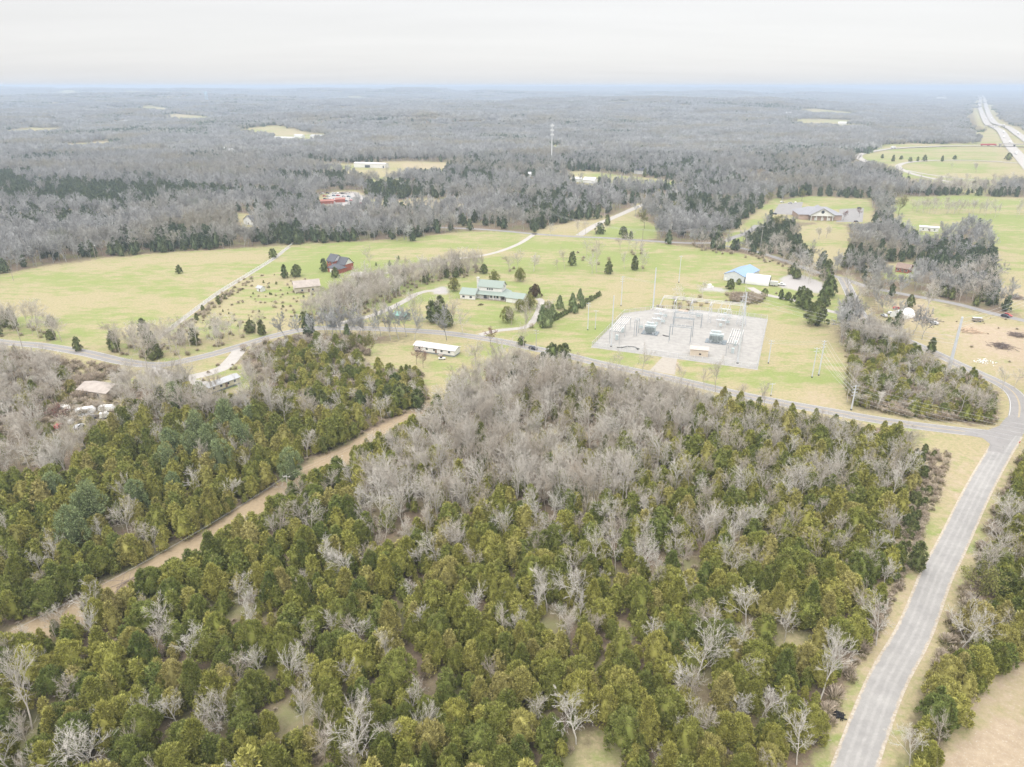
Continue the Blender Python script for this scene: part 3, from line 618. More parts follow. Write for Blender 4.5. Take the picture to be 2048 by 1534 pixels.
    fill([(1395,577),(1412,573),(1472,580),(1450,586),(1400,583)], None, None, None, None, .9)
    fill([(655,385),(712,382),(738,396),(740,412),(650,412)], None, None, None, None, .8); fill([(1115,296),(1132,295),(1130,302),(1112,303)], None, None, None, None, .9)
    fill([(1300,741),(1326,712),(1357,718),(1353,752)], 1, 0, .9)
    fill([(480,700),(470,712),(440,720),(450,705)], 1, .2, .3); fill([(110,800),(240,780),(240,830),(150,862)], 1, .2, .4)
    fill([(1075,455),(1140,446),(1200,440),(1180,452),(1090,466)], 1, -.3, .35); fill(CLEAR['tanpatch'], 1, -.4, .45); fill(CLEAR['mid1'], 1, -.4, .5); fill([(800,325),(905,325),(890,342),(800,340)], 1, -.2, .45)
    fill([(1790,325),(1990,322),(2048,330),(2048,355),(1950,355),(1840,345)], 1, .35); fill([(1860,328),(1980,326),(1960,345),(1880,342)], 1, .75)
    fill([(770,1180),(800,1260),(870,1420),(850,1500),(800,1330)], .6, .3); fill([(1180,1440),(1240,1470),(1260,1560),(1150,1560)], .9, .35); fill([(1210,1230),(1270,1250),(1280,1300),(1230,1290)], .8, .3); fill([(1560,1260),(1620,1270),(1630,1330),(1590,1330)], .8, .3)
    fill([(1030,830),(1180,850),(1200,930),(1050,920)], .55, .35)
    fc = farclear(x, y); A[fc, 0] = 1; A[fc, 1] = .35; k = fc & (nz(x, y, 300, 61) > .1); A[k, 1] = -.2; A[k, 2] = .4
    for key, wd in (('county', 7.5), ('lane', 6.5)):
        d = near_line(x, y, key); k = (d < wd) & (A[:, 2] < .5); A[k, 0] = 1; A[k, 1] = np.maximum(A[k, 1], .18)
    d = near_line(x, y, 'cutline'); d = d + nz(x, y, 30, 5) * 1.6; B[d < 5.6, 0] = 1
    d = near_line(x, y, 'lane'); k = (d < 4.6 + nz(x, y, 16, 7) * .9) & (py > 900); A[k, 2] = .62
    for key in ('freeway', 'freeway_back'):
        d = near_line(x, y, key); k = d < 32; A[k, 0] = 1; A[k, 1] = .1
    def blur(a, r):   # neighbouring covers run into each other over a metre or two
        a = a.reshape(nr, ncl, -1)
        for ax in (0, 1):
            b2 = np.zeros_like(a)
            for k in range(-r, r + 1): b2 += np.roll(a, k, ax)
            a = b2 / (2 * r + 1)
        return a.reshape(len(x), -1)
    nearm = (zc < 420)[:, None]; A = np.where(nearm, blur(A, 3), blur(A, 1)); B = np.where(nearm, blur(B, 2), blur(B, 1))
    ext = np.ones((len(x), 1))
    for nm, arr in (('cover', A), ('cover_two', B)):
        at = me.attributes.new(nm, 'FLOAT_COLOR', 'POINT'); at.data.foreach_set('color', np.hstack([np.clip(arr, 0, 1), ext]).astype(np.float32).ravel())
    o = bpy.data.objects.new('ground', me); COL.objects.link(o); tag(o, 'rolling farmland with green and straw coloured fields and brown woodland floor', kind='structure')
build_ground()
# ------------------------------------------------------------------ roads
def ribbon(name, pts, off, width, z, m, parent=None, dash=None):
    V = []; F = []
    n = len(pts); acc = 0
    for i, p in enumerate(pts):
        d = (pts[min(i + 1, n - 1)] - pts[max(i - 1, 0)]); d.z = 0; d.normalize(); s = Vector((d.y, -d.x, 0))
        zz_ = float(hh(p.x, p.y)) + z + max(0, p.length - 1250) * .0012
        for e in (-.5, .5):
            q = p + s * (off + e * width); V.append((q.x, q.y, zz_))
    for i in range(n - 1):
        if dash and (i // dash) % 2: continue
        F.append((2 * i, 2 * i + 1, 2 * i + 3, 2 * i + 2))
    me = bpy.data.meshes.new(name); me.from_pydata(V, [], F); me.materials.append(m); me.update()
    at = me.attributes.new('across', 'FLOAT', 'POINT'); at.data.foreach_set('value', np.tile([-1., 1.], n).astype(np.float32))
    o = bpy.data.objects.new(name, me); COL.objects.link(o)
    if parent: o.parent = parent
    return o
def roadmat(name, c, c2, track=True):
    m, n, l, b = newmat(name, .9, .15); g = n.new('ShaderNodeNewGeometry'); p = g.outputs['Position']
    col = mixc(n, l, noise(n, l, .25, 6, .7, p, .3, .7), c, c2)
    col = mixc(n, l, noise(n, l, 3.5, 4, .7, p, .5, .8, 0, .4), col, tuple(v * .75 for v in c))
    vo = n.new('ShaderNodeTexVoronoi'); vo.feature = 'DISTANCE_TO_EDGE'; vo.inputs['Scale'].default_value = .22; l.new(p, vo.inputs['Vector'])
    lt = n.new('ShaderNodeMath'); lt.operation = 'LESS_THAN'; lt.inputs[1].default_value = .008; l.new(vo.outputs[0], lt.inputs[0])
    ml = n.new('ShaderNodeMath'); ml.operation = 'MULTIPLY'; ml.inputs[1].default_value = .5; l.new(lt.outputs[0], ml.inputs[0])
    col = mixc(n, l, ml.outputs[0], col, tuple(v * .6 for v in c)); l.new(col, b.inputs['Base Color']); return m
M_ROAD = roadmat('weathered_asphalt', (.225, .216, .210), (.285, .274, .264)); M_OLD = roadmat('bleached_asphalt', (.27, .262, .26), (.35, .34, .33)); M_GRAV = roadmat('gravel_track', (.34, .32, .295), (.42, .395, .365))
M_WORN = worn('worn_wheel_track', (.38, .37, .36), .1, .5, c2=(.30, .29, .285)); M_WHITE = worn('white_road_paint', (.62, .61, .60), .1, 1.0); M_YEL_P = worn('yellow_road_paint', (.55, .42, .20), .1, 1.0); M_CONC = worn('concrete', (.44, .42, .39), .08, .4)
def road(key, name, label, m, marks=None, z=.03, track=False):
    pts, wd = ROADS[key]; o = ribbon(name, pts, 0, wd, z, m); tag(o, label, kind='structure')
    if marks:
        for e in (-1, 1): ribbon('edge_line', pts, e * (wd / 2 - .35), .16, z + .012, M_WHITE, o)
        for e in (-1, 1): ribbon('centre_line', pts, e * .16, .12, z + .012, M_YEL_P, o)
    return o
ro = road('county', 'road', 'two lane county road with yellow centre lines curving across the picture', M_ROAD, True)
def lanemat():
    m, n, l, b = newmat('worn_lane_surface', .9, .12); g = n.new('ShaderNodeNewGeometry'); mq = n.new('ShaderNodeMapping'); mq.inputs['Rotation'].default_value = (.4, .3, .7); mq.inputs['Scale'].default_value = (1.0, 1.37, 1.1); l.new(g.outputs['Position'], mq.inputs[0]); p = mq.outputs[0]
    at = n.new('ShaderNodeAttribute'); at.attribute_name = 'across'
    col = mixc(n, l, noise(n, l, .13, 8, .75, p, .35, .65), (.245, .238, .230), (.33, .32, .305)); col = mixc(n, l, noise(n, l, 4.0, 4, .75, p, .45, .75, 0, .5), col, (.20, .20, .20))
    j = noise(n, l, .45, 5, .7, p, .2, .8, -.09, .09); a = n.new('ShaderNodeMath'); l.new(at.outputs['Fac'], a.inputs[0]); l.new(j, a.inputs[1])
    def bump(c, w_, amt, colr, base):
        d = n.new('ShaderNodeMath'); d.operation = 'SUBTRACT'; d.inputs[1].default_value = c; l.new(a.outputs[0], d.inputs[0]); e = n.new('ShaderNodeMath'); e.operation = 'ABSOLUTE'; l.new(d.outputs[0], e.inputs[0])
        r = n.new('ShaderNodeMapRange'); r.inputs[1].default_value = w_; r.inputs[2].default_value = w_ * .35; r.inputs[3].default_value = 0; r.inputs[4].default_value = amt; l.new(e.outputs[0], r.inputs[0])
        k = n.new('ShaderNodeMath'); k.operation = 'MULTIPLY'; l.new(r.outputs[0], k.inputs[0]); l.new(noise(n, l, .33, 7, .75, p, .3, .65, .1, 1), k.inputs[1]); return mixc(n, l, k.outputs[0], base, colr)
    for c in (-.42, .02, .40): col = bump(c, .12, .36, (.43, .415, .395), col)
    ab = n.new('ShaderNodeMath'); ab.operation = 'ABSOLUTE'; l.new(a.outputs[0], ab.inputs[0]); r = n.new('ShaderNodeMapRange'); r.inputs[1].default_value = .80; r.inputs[2].default_value = .90; l.new(ab.outputs[0], r.inputs[0])
    gv = mixc(n, l, noise(n, l, 1.2, 6, .75, p, .35, .65), (.48, .43, .37), (.30, .25, .18)); l.new(mixc(n, l, r.outputs[0], col, gv), b.inputs['Base Color']); return m
M_LANE = lanemat()
pts, wd = ROADS['lane']; cut = next(i for i, p in enumerate(pts) if P(p.x, p.y)[1] < 872)
lo_ = ribbon('road', pts[:cut + 1], 0, 7.4, .042, M_LANE); tag(lo_, 'bleached grey lane with pale wheel tracks running up to the junction', kind='structure')
l2 = ribbon('road', pts[cut:], 0, 6.8, .036, M_ROAD); tag(l2, 'two lane road curving from the junction to the upper right', kind='structure')
for e in (-1, 1): ribbon('edge_line', pts[cut + 4:], e * 3.05, .16, .05, M_WHITE, l2)
for e in (-1, 1): ribbon('centre_line', pts[cut + 4:], e * .16, .12, .05, M_YEL_P, l2)
# junction fillets
def patchpoly(name, px, z, m, label=None, kind='structure'):
    ps = [GZ(*p) for p in px]; mb = MB(); mb.add([(p.x, p.y, z) for p in ps], [tuple(range(len(ps)))]); o = mb.build(name, m)
    if label: tag(o, label, kind=kind)
    return o
patchpoly('road_junction', [(1930,859),(1975,860),(1998,852),(2012,835),(2045,838),(2040,860),(2020,885),(2005,906),(1975,902),(1980,888),(1965,876),(1930,870)], .047, M_ROAD, 'worn asphalt mouth of the junction at the right edge')
road('crossroad', 'road', 'narrow grey road along the far edge of the pasture', M_ROAD); road('uphill', 'road', 'pale straight road climbing between the woods', M_GRAV, z=.04)
road('eastroad', 'road', 'pale road behind the bare tan lot', M_ROAD); road('service', 'road', 'thin access road behind the substation lawn', M_GRAV); road('northroad', 'road', 'narrow road behind the blue roofed building', M_ROAD, z=.05)
o_ = ribbon('path', smooth(world([(580,494),(571,500),(547,519),(492,553.5),(434,589.5),(376,632.5),(318,677)]), 4), 0, 2.0, .03, M_GRAV); tag(o_, 'pale worn path along the foot of the white board fence', kind='structure')
road('brickdrive', 'driveway', 'long gravel driveway curving to the brick house', M_GRAV); road('farmdrive', 'driveway', 'pale driveway climbing to the green roofed farmhouse', M_GRAV, z=.05); road('gardendrive', 'driveway', 'driveway beside the evergreens east of the farmhouse', M_GRAV, z=.055)
road('pulloff', 'gravel_track', 'pale gravel pull off looping below the county road', M_GRAV, z=.024); road('trailerdrive', 'gravel_track', 'gravel apron in front of the cream mobile home', M_GRAV, z=.02)
road('farlane', 'road', 'pale lane by the long white barn', M_GRAV); road('farmlane', 'road', 'pale lane by the distant farmhouses', M_GRAV)
for k, lb in (('freeway', 'near carriageway of the freeway running to the horizon'), ('freeway_back', 'far carriageway of the freeway running to the horizon')):
    road(k, 'freeway', lb, M_GRAV, z=.3)
road('ramp', 'ramp', 'looping freeway ramp round a green infield', M_GRAV, z=.25); road('ramp_lower', 'ramp', 'lower freeway ramp below the green infield', M_GRAV, z=.2)
ov = road('overpass_road', 'road', 'curving road that crosses over the freeway', M_GRAV, z=.5)
patchpoly('parking_lot', [(728,552),(718,556),(698,551),(704,545),(722,543),(736,546)], .02, M_GRAV, 'light paved parking area beside the brick house')
patchpoly('parking_lot', [(1545,428),(1558,408),(1606,404),(1600,430)], .03, M_ROAD, 'grey parking lot left of the church'); patchpoly('parking_lot', [(1680,418),(1728,416),(1725,444),(1672,444)], .03, M_ROAD, 'grey parking lot right of the church')
patchpoly('gravel_yard', [(1181,695),(1248,626),(1321,617),(1400,620),(1536,638),(1515,740),(1420,727),(1310,712)], .02, worn('crushed_stone', (.38, .365, .34), .08, .35, c2=(.27, .26, .245)), 'grey crushed stone yard of the electrical substation')
patchpoly('drive_apron', [(1299,741),(1326,713),(1354,718),(1350,750)], .014, worn('tan_gravel', (.37, .335, .285), .1, .6), 'tan gravel apron from the road to the substation gate')
# ------------------------------------------------------------------ woods
def top_z(base, py):
    b_ = (767 - py) / FPX; t = base.y / (CP + b_ * SP); return H + t * (-SP + b_ * CP)
TREES = []   # (kind, x, y, scale xy, scale z, tone)
rw = np.random.RandomState(77)
def grid_pts(y0, y1, cell, tmax=.98):
    ys = np.arange(y0, y1, cell); xs = np.arange(-tmax * (y1 + 160), tmax * (y1 + 160), cell)
    X, Y = np.meshgrid(xs, ys); X = X + rw.uniform(-.46, .46, X.shape) * cell; Y = Y + rw.uniform(-.46, .46, Y.shape) * cell
    X, Y = X.ravel(), Y.ravel(); k = np.abs(X) < tmax * (Y + 110); return X[k], Y[k]
def wooded(X, Y):
    Z = hh(X, Y); px, py, zc = P(X, Y, Z); ok = np.ones(X.shape, bool)
    qx = px + nz(X, Y, 40, 8) * 4 * np.clip(300 / zc, .1, 1.5); qy = py + nz(X, Y, 35, 9) * 2 * np.clip(300 / zc, .1, 1.5)
    for poly in CLEAR.values(): ok &= ~inpoly(qx, qy, poly)
    ok &= ~farclear(X, Y)
    for key, r in CLEAR_RADIUS.items(): ok &= near_line(X, Y, key) > r
    return ok, px, py, Z
GAPS = [([(775,1185),(800,1180),(812,1260),(880,1400),(860,1470),(800,1340)], .85), ([(1165,1430),(1235,1460),(1265,1600),(1150,1600),(1160,1520)], .97), ([(1215,1235),(1270,1250),(1285,1310),(1230,1290)], .95),
        ([(1020,820),(1190,840),(1210,930),(1040,930)], .6), ([(1560,1255),(1620,1265),(1640,1340),(1590,1340)], .9), ([(1300,1110),(1420,1120),(1400,1180),(1290,1160)], .5), ([(1120,880),(1330,900),(1300,980),(1130,960)], .3), ([(740,1060),(900,1030),(880,1090),(740,1110)], .35)]
X, Y = grid_pts(62, 335, 3.6, .95); ok, px, py, Z = wooded(X, Y); ev = ever(px, py)
keep = np.ones(X.shape)
for g_, v in GAPS: keep[inpoly(px, py, g_)] = 1 - v
k = ok & (rw.uniform(size=X.shape) < keep * np.where(ev < .2, .62, .90)); X, Y, px, py, ev = X[k], Y[k], px[k], py[k], ev[k]
cl = nz(X, Y, 60, 21); tall = 1 + .12 * nz(X, Y, 45, 22)
for i in range(len(X)):
    u = rw.uniform()
    if u < ev[i] + .20 * cl[i]:
        s = rw.uniform(.54, 1.12) * tall[i]; TREES.append(('cedar', X[i], Y[i], s * rw.uniform(.9, 1.2), s * rw.uniform(.72, 1.0), rw.uniform()))
    else:
        dense = ev[i] > .7; s = rw.uniform(.5, .85) if dense else rw.uniform(.62, 1.0) if ev[i] > .6 else rw.uniform(.8, 1.2)
        if dense and rw.uniform() < .3: continue
        TREES.append(('bare', X[i], Y[i], s * .9, s, rw.uniform() ** (1.6 if not dense else 1.0)))
# trees seen one by one in the photograph: (kind, crown px, crown py, height of the crown middle, scale, tone)
NAMED = []
for x, y, s, t in [(385,962,.75,.1),(690,1128,.8,.05),(1140,1160,1.05,.1),(950,1205,.75,.2),(1122,1215,.5,.1),(178,1250,.65,.0),(372,1292,.8,.0),(320,1222,.75,.3),(485,1205,.6,.0),(118,1215,.45,.2),(40,1390,1.15,.45),(345,1405,.75,.15),(420,1415,.6,.2),
                   (165,1478,1.15,.1),(715,1470,1.1,.1),(580,1335,.7,.1),(1155,1430,.95,.0),(1395,1310,1.05,.1),(1500,1195,1.0,.15),(1655,1335,1.1,.0),(1530,1395,.8,.1),(1605,1475,.85,.15),(1590,960,1.0,.1),(1940,1245,1.2,.25),(1985,1130,1.2,.6),(1835,1480,.8,.1),(488,925,.6,.25),(318,830,.7,.1),(290,880,.6,.5),
                   (250,1035,.8,.3),(845,880,.9,.1),(805,1010,1.1,.15),(1220,1010,.8,.0),(1110,1010,.8,.0),(1075,1180,.5,.1),(1240,850,.95,.0),(1320,900,1.0,.05),(45,890,1.4,.5),(1415,1050,.9,.1),(1345,1085,.8,.3),(545,1045,.5,.2),(1080,1020,.9,.0),(1765,1240,.9,.1),(740,1000,.8,.1),(430,1440,.5,.2),(12,1500,1.0,.1)]:
    NAMED.append(('bare', x, y, 6.5 * s + 1.5, s, t))
for x, y, s in [(450,835,1.15),(480,870,1.05),(415,880,1.1),(440,910,1.0),(390,850,.95),(380,890,.95),(340,885,1),(330,915,.9),(400,790,.9),(350,790,1.0),(500,835,.9),(580,925,.95),(180,1000,1.05),(140,1050,1.1),(270,985,.85),(105,970,.8),(160,1020,.9),(345,965,.7)]:
    NAMED.append(('pine', x, y, 9 * s, s, rw.uniform()))
for x, y, s in [(357,537,.75),(568,542,1.05),(592,538,1.15),(545,505,.9),(647,530,1.0),(670,543,.9),(285,655,1.15),(305,695,1.15),(100,640,.7),(153,688,.8),(865,620,1.5),(880,612,1.4),(892,632,1.3),(1043,680,.6),(1145,517,1.1),(1218,533,1.1),(1270,525,1.15),(1247,460,1.15),(1200,455,1.2),(1215,440,1.1),(1250,468,.9),(1262,470,.8),
                (1462,565,.9),(1478,562,.5),(1655,540,1.5),(1660,570,1.6),(1690,521,1.1),(1635,620,1.8),(1605,590,1.5),(1615,600,1.3),(1645,592,1.0),(1563,588,.7),(1577,590,.7),(1530,583,.6),(1698,605,1.2),(1822,600,.9),(1865,690,.9),(735,378,1.5),(760,375,1.4),(790,370,1.5),(815,380,1.4),(795,408,.8),(818,410,.9),(850,415,.7),(870,414,.7),(1765,312,.9),(1787,316,1.25),(1803,314,.9),(1821,318,1.0),(1836,318,.85),(1850,315,1.3),(1885,317,1.1),(1910,314,1),(2018,312,1.6),(1290,345,1.3),(1296,376,1.4),(908,528,1.0),(968,535,.9),(1105,700,1.0),(1120,706,.9),(1130,700,1.0),(1085,722,1.0),(1060,730,1.0),(1045,745,1.0),(1025,760,1.0),
                (620,790,1.0),(645,800,1.0),(790,760,1.1),(800,785,1.2),(775,790,1.0),(835,795,1.1),(720,800,1.0),(697,740,.9),(905,820,1.1),(920,838,1.0),(870,860,1.0),(1838,1110,1.0)]:
    NAMED.append(('dark_cedar', x, y, 4.6 * s, s, rw.uniform(.0, .8)))
for x, y, s, kd in [(66,620,1.35,'bare'),(30,640,1.0,'bare'),(115,650,1.2,'bare'),(285,700,1.35,'bare'),(355,695,1.45,'bare'),(225,675,.8,'bare'),(1068,520,1.1,'wide_bare'),(1020,720,.3,'bare'),(950,700,1.15,'wide_bare'),(1022,625,1.0,'bare'),(1050,640,1.2,'bare'),(1047,670,.9,'bare'),(900,620,1.2,'bare'),(830,615,1.3,'bare'),(925,640,1.1,'bare'),(775,630,.9,'bare'),
                    (1100,455,1.0,'bare'),(1157,455,.9,'bare'),(1172,452,1.0,'bare'),(740,515,1.1,'bare'),(1195,515,1.4,'bare'),(1185,525,1.1,'bare'),(1130,520,.9,'bare'),(1115,525,.7,'bare'),(1250,522,.8,'bare'),(1230,725,.9,'bare'),(1285,722,1.0,'bare'),(1365,752,.7,'bare'),(1410,755,.7,'bare'),(1435,752,1.0,'bare'),(1490,780,.8,'bare'),(1533,795,.8,'bare'),(1640,463,.9,'wide_bare'),(1655,460,.9,'wide_bare'),(1700,560,1.2,'bare'),
                    (1720,580,1.1,'wide_bare'),(1860,590,1.5,'wide_bare'),(1555,480,1.4,'wide_bare'),(1570,495,1.3,'wide_bare'),(1955,332,1.3,'wide_bare'),(1905,332,.7,'bare'),(1700,775,.9,'bare'),(1870,780,1.2,'wide_bare'),(1960,800,1.1,'wide_bare'),(740,345,1.3,'bare'),(770,345,1.4,'bare'),(845,322,1,'bare'),(500,730,.9,'wide_bare'),(640,690,1.3,'wide_bare'),(420,770,.7,'bare'),(245,740,1.0,'bare'),(1930,790,1.0,'bare'),(2010,760,.7,'bare'),(2035,755,.7,'bare')]:
    NAMED.append((kd, x, y, 7.2 * s, s, rw.uniform(.2, .9)))
for x, y, s, kd in [(908,570,.95,'round_leafing'),(988,555,.95,'round_leafing'),(1040,550,1.0,'round_leafing'),(1015,630,1.0,'round_leafing'),(1060,605,1.0,'round_leafing'),(1040,612,.8,'round_leafing'),(1095,620,1.0,'round_leafing'),(1070,581,.95,'bronze'),(670,545,.5,'bronze'),(738,690,.8,'leafing'),(832,712,.6,'redbud'),(846,722,.5,'redbud'),(981,672,.7,'redbud'),(1355,425,1.1,'leafing'),(1537,395,.9,'leafing'),(1720,425,.6,'redbud'),(1688,432,.6,'redbud'),
                    (1290,440,1.1,'leafing'),(1800,415,1.2,'leafing'),(1560,445,1.1,'leafing'),(1605,392,.8,'leafing'),(120,830,.8,'redbud'),(700,690,.7,'leafing'),(990,765,.8,'redbud'),(1960,1165,1.0,'leafing')]:
    NAMED.append((kd, x, y, (4.2 if kd in ('round_leafing', 'bronze') else 7) * s, s, rw.uniform()))
for x, y, s in [(694,664,.9),(1095,638,1.1),(1105,625,1.0),(1085,630,1.1),(1120,605,.95),(1145,600,.9),(1160,590,.8),(1150,615,.8),(1165,605,.8),(797,515,.35),(752,528,.3),(779,527,.45)]:
    NAMED.append(('garden_evergreen', x, y, 4.2 * s, s, rw.uniform()))
for i in range(5):
    KINDS.setdefault('garden_evergreen', []).append((KINDS['dark_cedar'][i][0], crown_mesh('evergreen_crown', 900 + i, 2600, 22, 8.6, 3.0, M_PIN, z0=.5, pw=.75, lobe=1.0, leaf=(.5, .25), corek=.7)))
# thin the random wood where a named tree stands, and place the named ones
np_named = []
for kd, x, y, zc_, s, t in NAMED:
    p = GZ(x, y, zc_); np_named.append((kd, p.x, p.y, s, s, t))
near_named = np.array([(q[1], q[2]) for q in np_named])
TREES = [t for t in TREES if np.min(np.hypot(near_named[:, 0] - t[1], near_named[:, 1] - t[2])) > 2.6]
# named white bare trees need to stand above the cedars: drop cedars just in front of them
def hides(t):
    for q in np_named:
        if q[0] == 'bare' and q[2] < 330:
            d = math.hypot(q[1], q[2]); fx, fy = -q[1] / d, -q[2] / d; rx, ry = t[1] - q[1], t[2] - q[2]; a = rx * fx + ry * fy; b_ = abs(rx * fy - ry * fx)
            if -1 < a < 6.5 and b_ < 3.4: return True
    return False
TREES = [t for t in TREES if not (t[0] == 'cedar' and hides(t))]
# trees south of the county road stay low enough to leave the road in view; scrub on the rough land is low
RP = np.array([(-200,670),(0,688),(80,700),(171,713),(240,730),(290,738),(330,739),(376,730),(430,716),(478,702),(547,681),(615,667),(680,665),(776,668),(878,674),(951,684),(1010,694),(1069,707),(1127,719),(1200,738),(1310,762),(1395,782),(1480,802),(1565,820),(1678,840),(1720,848),(1823,864),(1940,878),(1985,884)], float)
LOW = [([(470,690),(760,690),(850,745),(870,800),(760,850),(600,830),(500,780)], .62), ([(-200,690),(300,740),(300,800),(120,960),(-200,990)], .72), ([(1690,700),(2010,765),(2010,860),(1690,850)], .56), ([(1695,560),(1990,560),(1990,640),(1700,650)], .8)]
PROTECT = [(a_[0], b_2[0], a_[1] + 3, b_2[1] + 3) for a_, b_2 in zip(STRIP[3:-1], STRIP[4:])] + [(1823,1940,692,746),(1940,2025,746,790),(405,494,792,792),(155,245,806,806),(818,925,717,717),(1595,1692,446,446),(1785,1824,549,549),(1834,1880,466,466),(1545,1600,430,430),(1690,1745,445,445),(478,514,456,456),(705,780,338,339),(540,655,285,281),(1138,1192,368,368),(1880,2060,607,648),(440,464,308,308),(1797,1935,356,374),(1755,2060,300,300),(1700,1760,325,325),(1725,1815,318,346),(640,700,412,411),(1725,1880,640,695),(1040,1070,356,356),(1262,1296,350,350),(1690,1722,560,622),(1540,1700,545,575)]
def cap_height(px_, py_, x, y):
    m = np.full(px_.shape, 99.)
    for x0, x1, ya, yb in PROTECT:
        yl = ya + (yb - ya) * (px_ - x0) / (x1 - x0); k = (px_ > x0 - 3) & (px_ < x1 + 3) & (py_ > yl) & (py_ < yl + 75)
        b_ = (767 - yl) / FPX; t = y / (CP + b_ * SP); hm_ = H + t * (-SP + b_ * CP); m = np.where(k, np.minimum(m, np.maximum(hm_, .5)), m)
    return m
def lower(t):
    kd, x, y, s, sz, tone = t; q = P(x, y, 0.0); px_, py_ = float(q[0]), float(q[1]); f = 1.0
    for poly, v in LOW:
        if inpoly(np.array([px_]), np.array([py_]), poly)[0]: f = v
    sz *= f; s *= (f + 1) / 2
    cm = float(cap_height(np.array([px_]), np.array([py_]), np.array([x]), np.array([y]))[0])
    if cm < 90 and kd != 'bush':
        m = cm / (12.5 if kd == 'bare' else 10.0)
        if m < .2: return None
        sz = min(sz, m); s = min(s, m * 1.5)
    if px_ < 1990 and py_ < 960 and kd in ('cedar', 'bare', 'dark_cedar'):
        ry = float(np.interp(px_, RP[:, 0], RP[:, 1]))
        if py_ > ry - 2:
            hmax = top_z(Vector((x, y, 0)), ry + 3); full = 12.5 if kd == 'bare' else 10.0; m = hmax / full
            if m < .22: return None
            if sz > m: s *= max(.55, m / sz); sz = m
    return (kd, x, y, s, sz, tone)
TREES = [q for q in (lower(t) for t in TREES) if q]
# belts
for poly, kw, cell in BELTS:
    if not kw: continue
    a = [GZ(*p) for p in poly]; x0, x1 = min(p.x for p in a), max(p.x for p in a); y0, y1 = min(p.y for p in a), max(p.y for p in a)
    bx, by = np.meshgrid(np.arange(x0, x1, cell), np.arange(y0, y1, cell)); bx = (bx + rw.uniform(-.45, .45, bx.shape) * cell).ravel(); by = (by + rw.uniform(-.45, .45, by.shape) * cell).ravel()
    q1, q2, _ = P(bx, by); kk = inpoly(q1, q2, poly)
    for key in ('county', 'service', 'farmdrive', 'lane', 'brickdrive', 'crossroad', 'eastroad'): kk &= near_line(bx, by, key) > 5.5
    for xx, yy in zip(bx[kk], by[kk]):
        for kd, pr in kw.items():
            if rw.uniform() < pr:
                s = rw.uniform(.65, 1.0); TREES.append((kd, xx + rw.uniform(-1, 1), yy + rw.uniform(-1, 1), s, s, rw.uniform(.3, 1)))
# scrub: saplings and low bushes in the rough ground
def speckle(poly, n, kd, s0, s1):
    a = [GZ(*p) for p in poly]; m = 40 * n + 200
    xx = rw.uniform(min(p.x for p in a), max(p.x for p in a), m); yy = rw.uniform(min(p.y for p in a), max(p.y for p in a), m)
    q = P(xx, yy); k = inpoly(q[0], q[1], poly); xx, yy = xx[k], yy[k]
    k = (near_line(xx, yy, 'lane') > 6) & (near_line(xx, yy, 'county') > 6.5); xx, yy = xx[k][:n], yy[k][:n]
    for x_, y_ in zip(xx, yy): s = rw.uniform(s0, s1); TREES.append((kd, x_, y_, s, s, rw.uniform(.2, 1)))
speckle(SHRUBBY, 24, 'dark_cedar', .14, .24); speckle(SHRUBBY, 120, 'bush', .3, .75)
speckle([(336,676),(388,634),(444,592),(500,556),(512,560),(452,600),(398,646),(352,684)], 70, 'bush', .5, 1.0)
speckle([(336,676),(388,634),(444,592),(500,556),(512,560),(452,600),(398,646),(352,684)], 9, 'dark_cedar', .25, .5)
speckle(CLEAR['verge'][1:9] + [(1690,1500),(1740,1340),(1800,1200)], 34, 'bush', .3, .7); speckle([(1835,960),(1860,980),(1800,1160),(1740,1320),(1690,1450),(1650,1480),(1720,1300),(1790,1130)], 30, 'dark_cedar', .2, .62)
speckle([(1830,900),(1900,905),(1880,990),(1800,1150),(1770,1150),(1800,1000)], 260, 'bush', .3, .9); speckle([(1820,900),(1870,905),(1850,990),(1790,1150),(1750,1150),(1800,1000)], 26, 'dark_cedar', .2, .6)
speckle([(1690,1470),(1750,1320),(1800,1200),(1850,1080),(1835,1060),(1780,1190),(1730,1300),(1670,1450)], 70, 'bush', .3, .8)
speckle([(1640,1500),(1700,1400),(1745,1290),(1780,1200),(1760,1190),(1700,1330),(1620,1480)], 50, 'bush', .6, 1.2)
speckle([(1990,960),(2048,900),(2048,1250),(1900,1400),(1850,1500),(1870,1330),(1940,1100)], 170, 'bush', .7, 1.3)
speckle([(480,680),(740,675),(735,750),(840,745),(860,800),(600,800),(500,760)], 420, 'bush', .6, 1.4); speckle([(-20,700),(250,740),(240,800),(60,900),(-20,920)], 420, 'bush', .6, 1.5)
speckle(CLEAR['yard'], 40, 'bush', .4, .9); speckle([(1700,710),(1990,760),(1990,850),(1720,835)], 300, 'bush', .7, 1.5)
speckle(CLEAR['tan'], 16, 'bush', .3, .6); speckle([(1460,590),(1530,596),(1520,608),(1460,606)], 60, 'bush', .8, 1.6)
speckle([(1180,770),(1560,870),(1800,920),(1750,1010),(1300,1000),(900,1020),(960,830)], 620, 'bush', .5, 1.2)
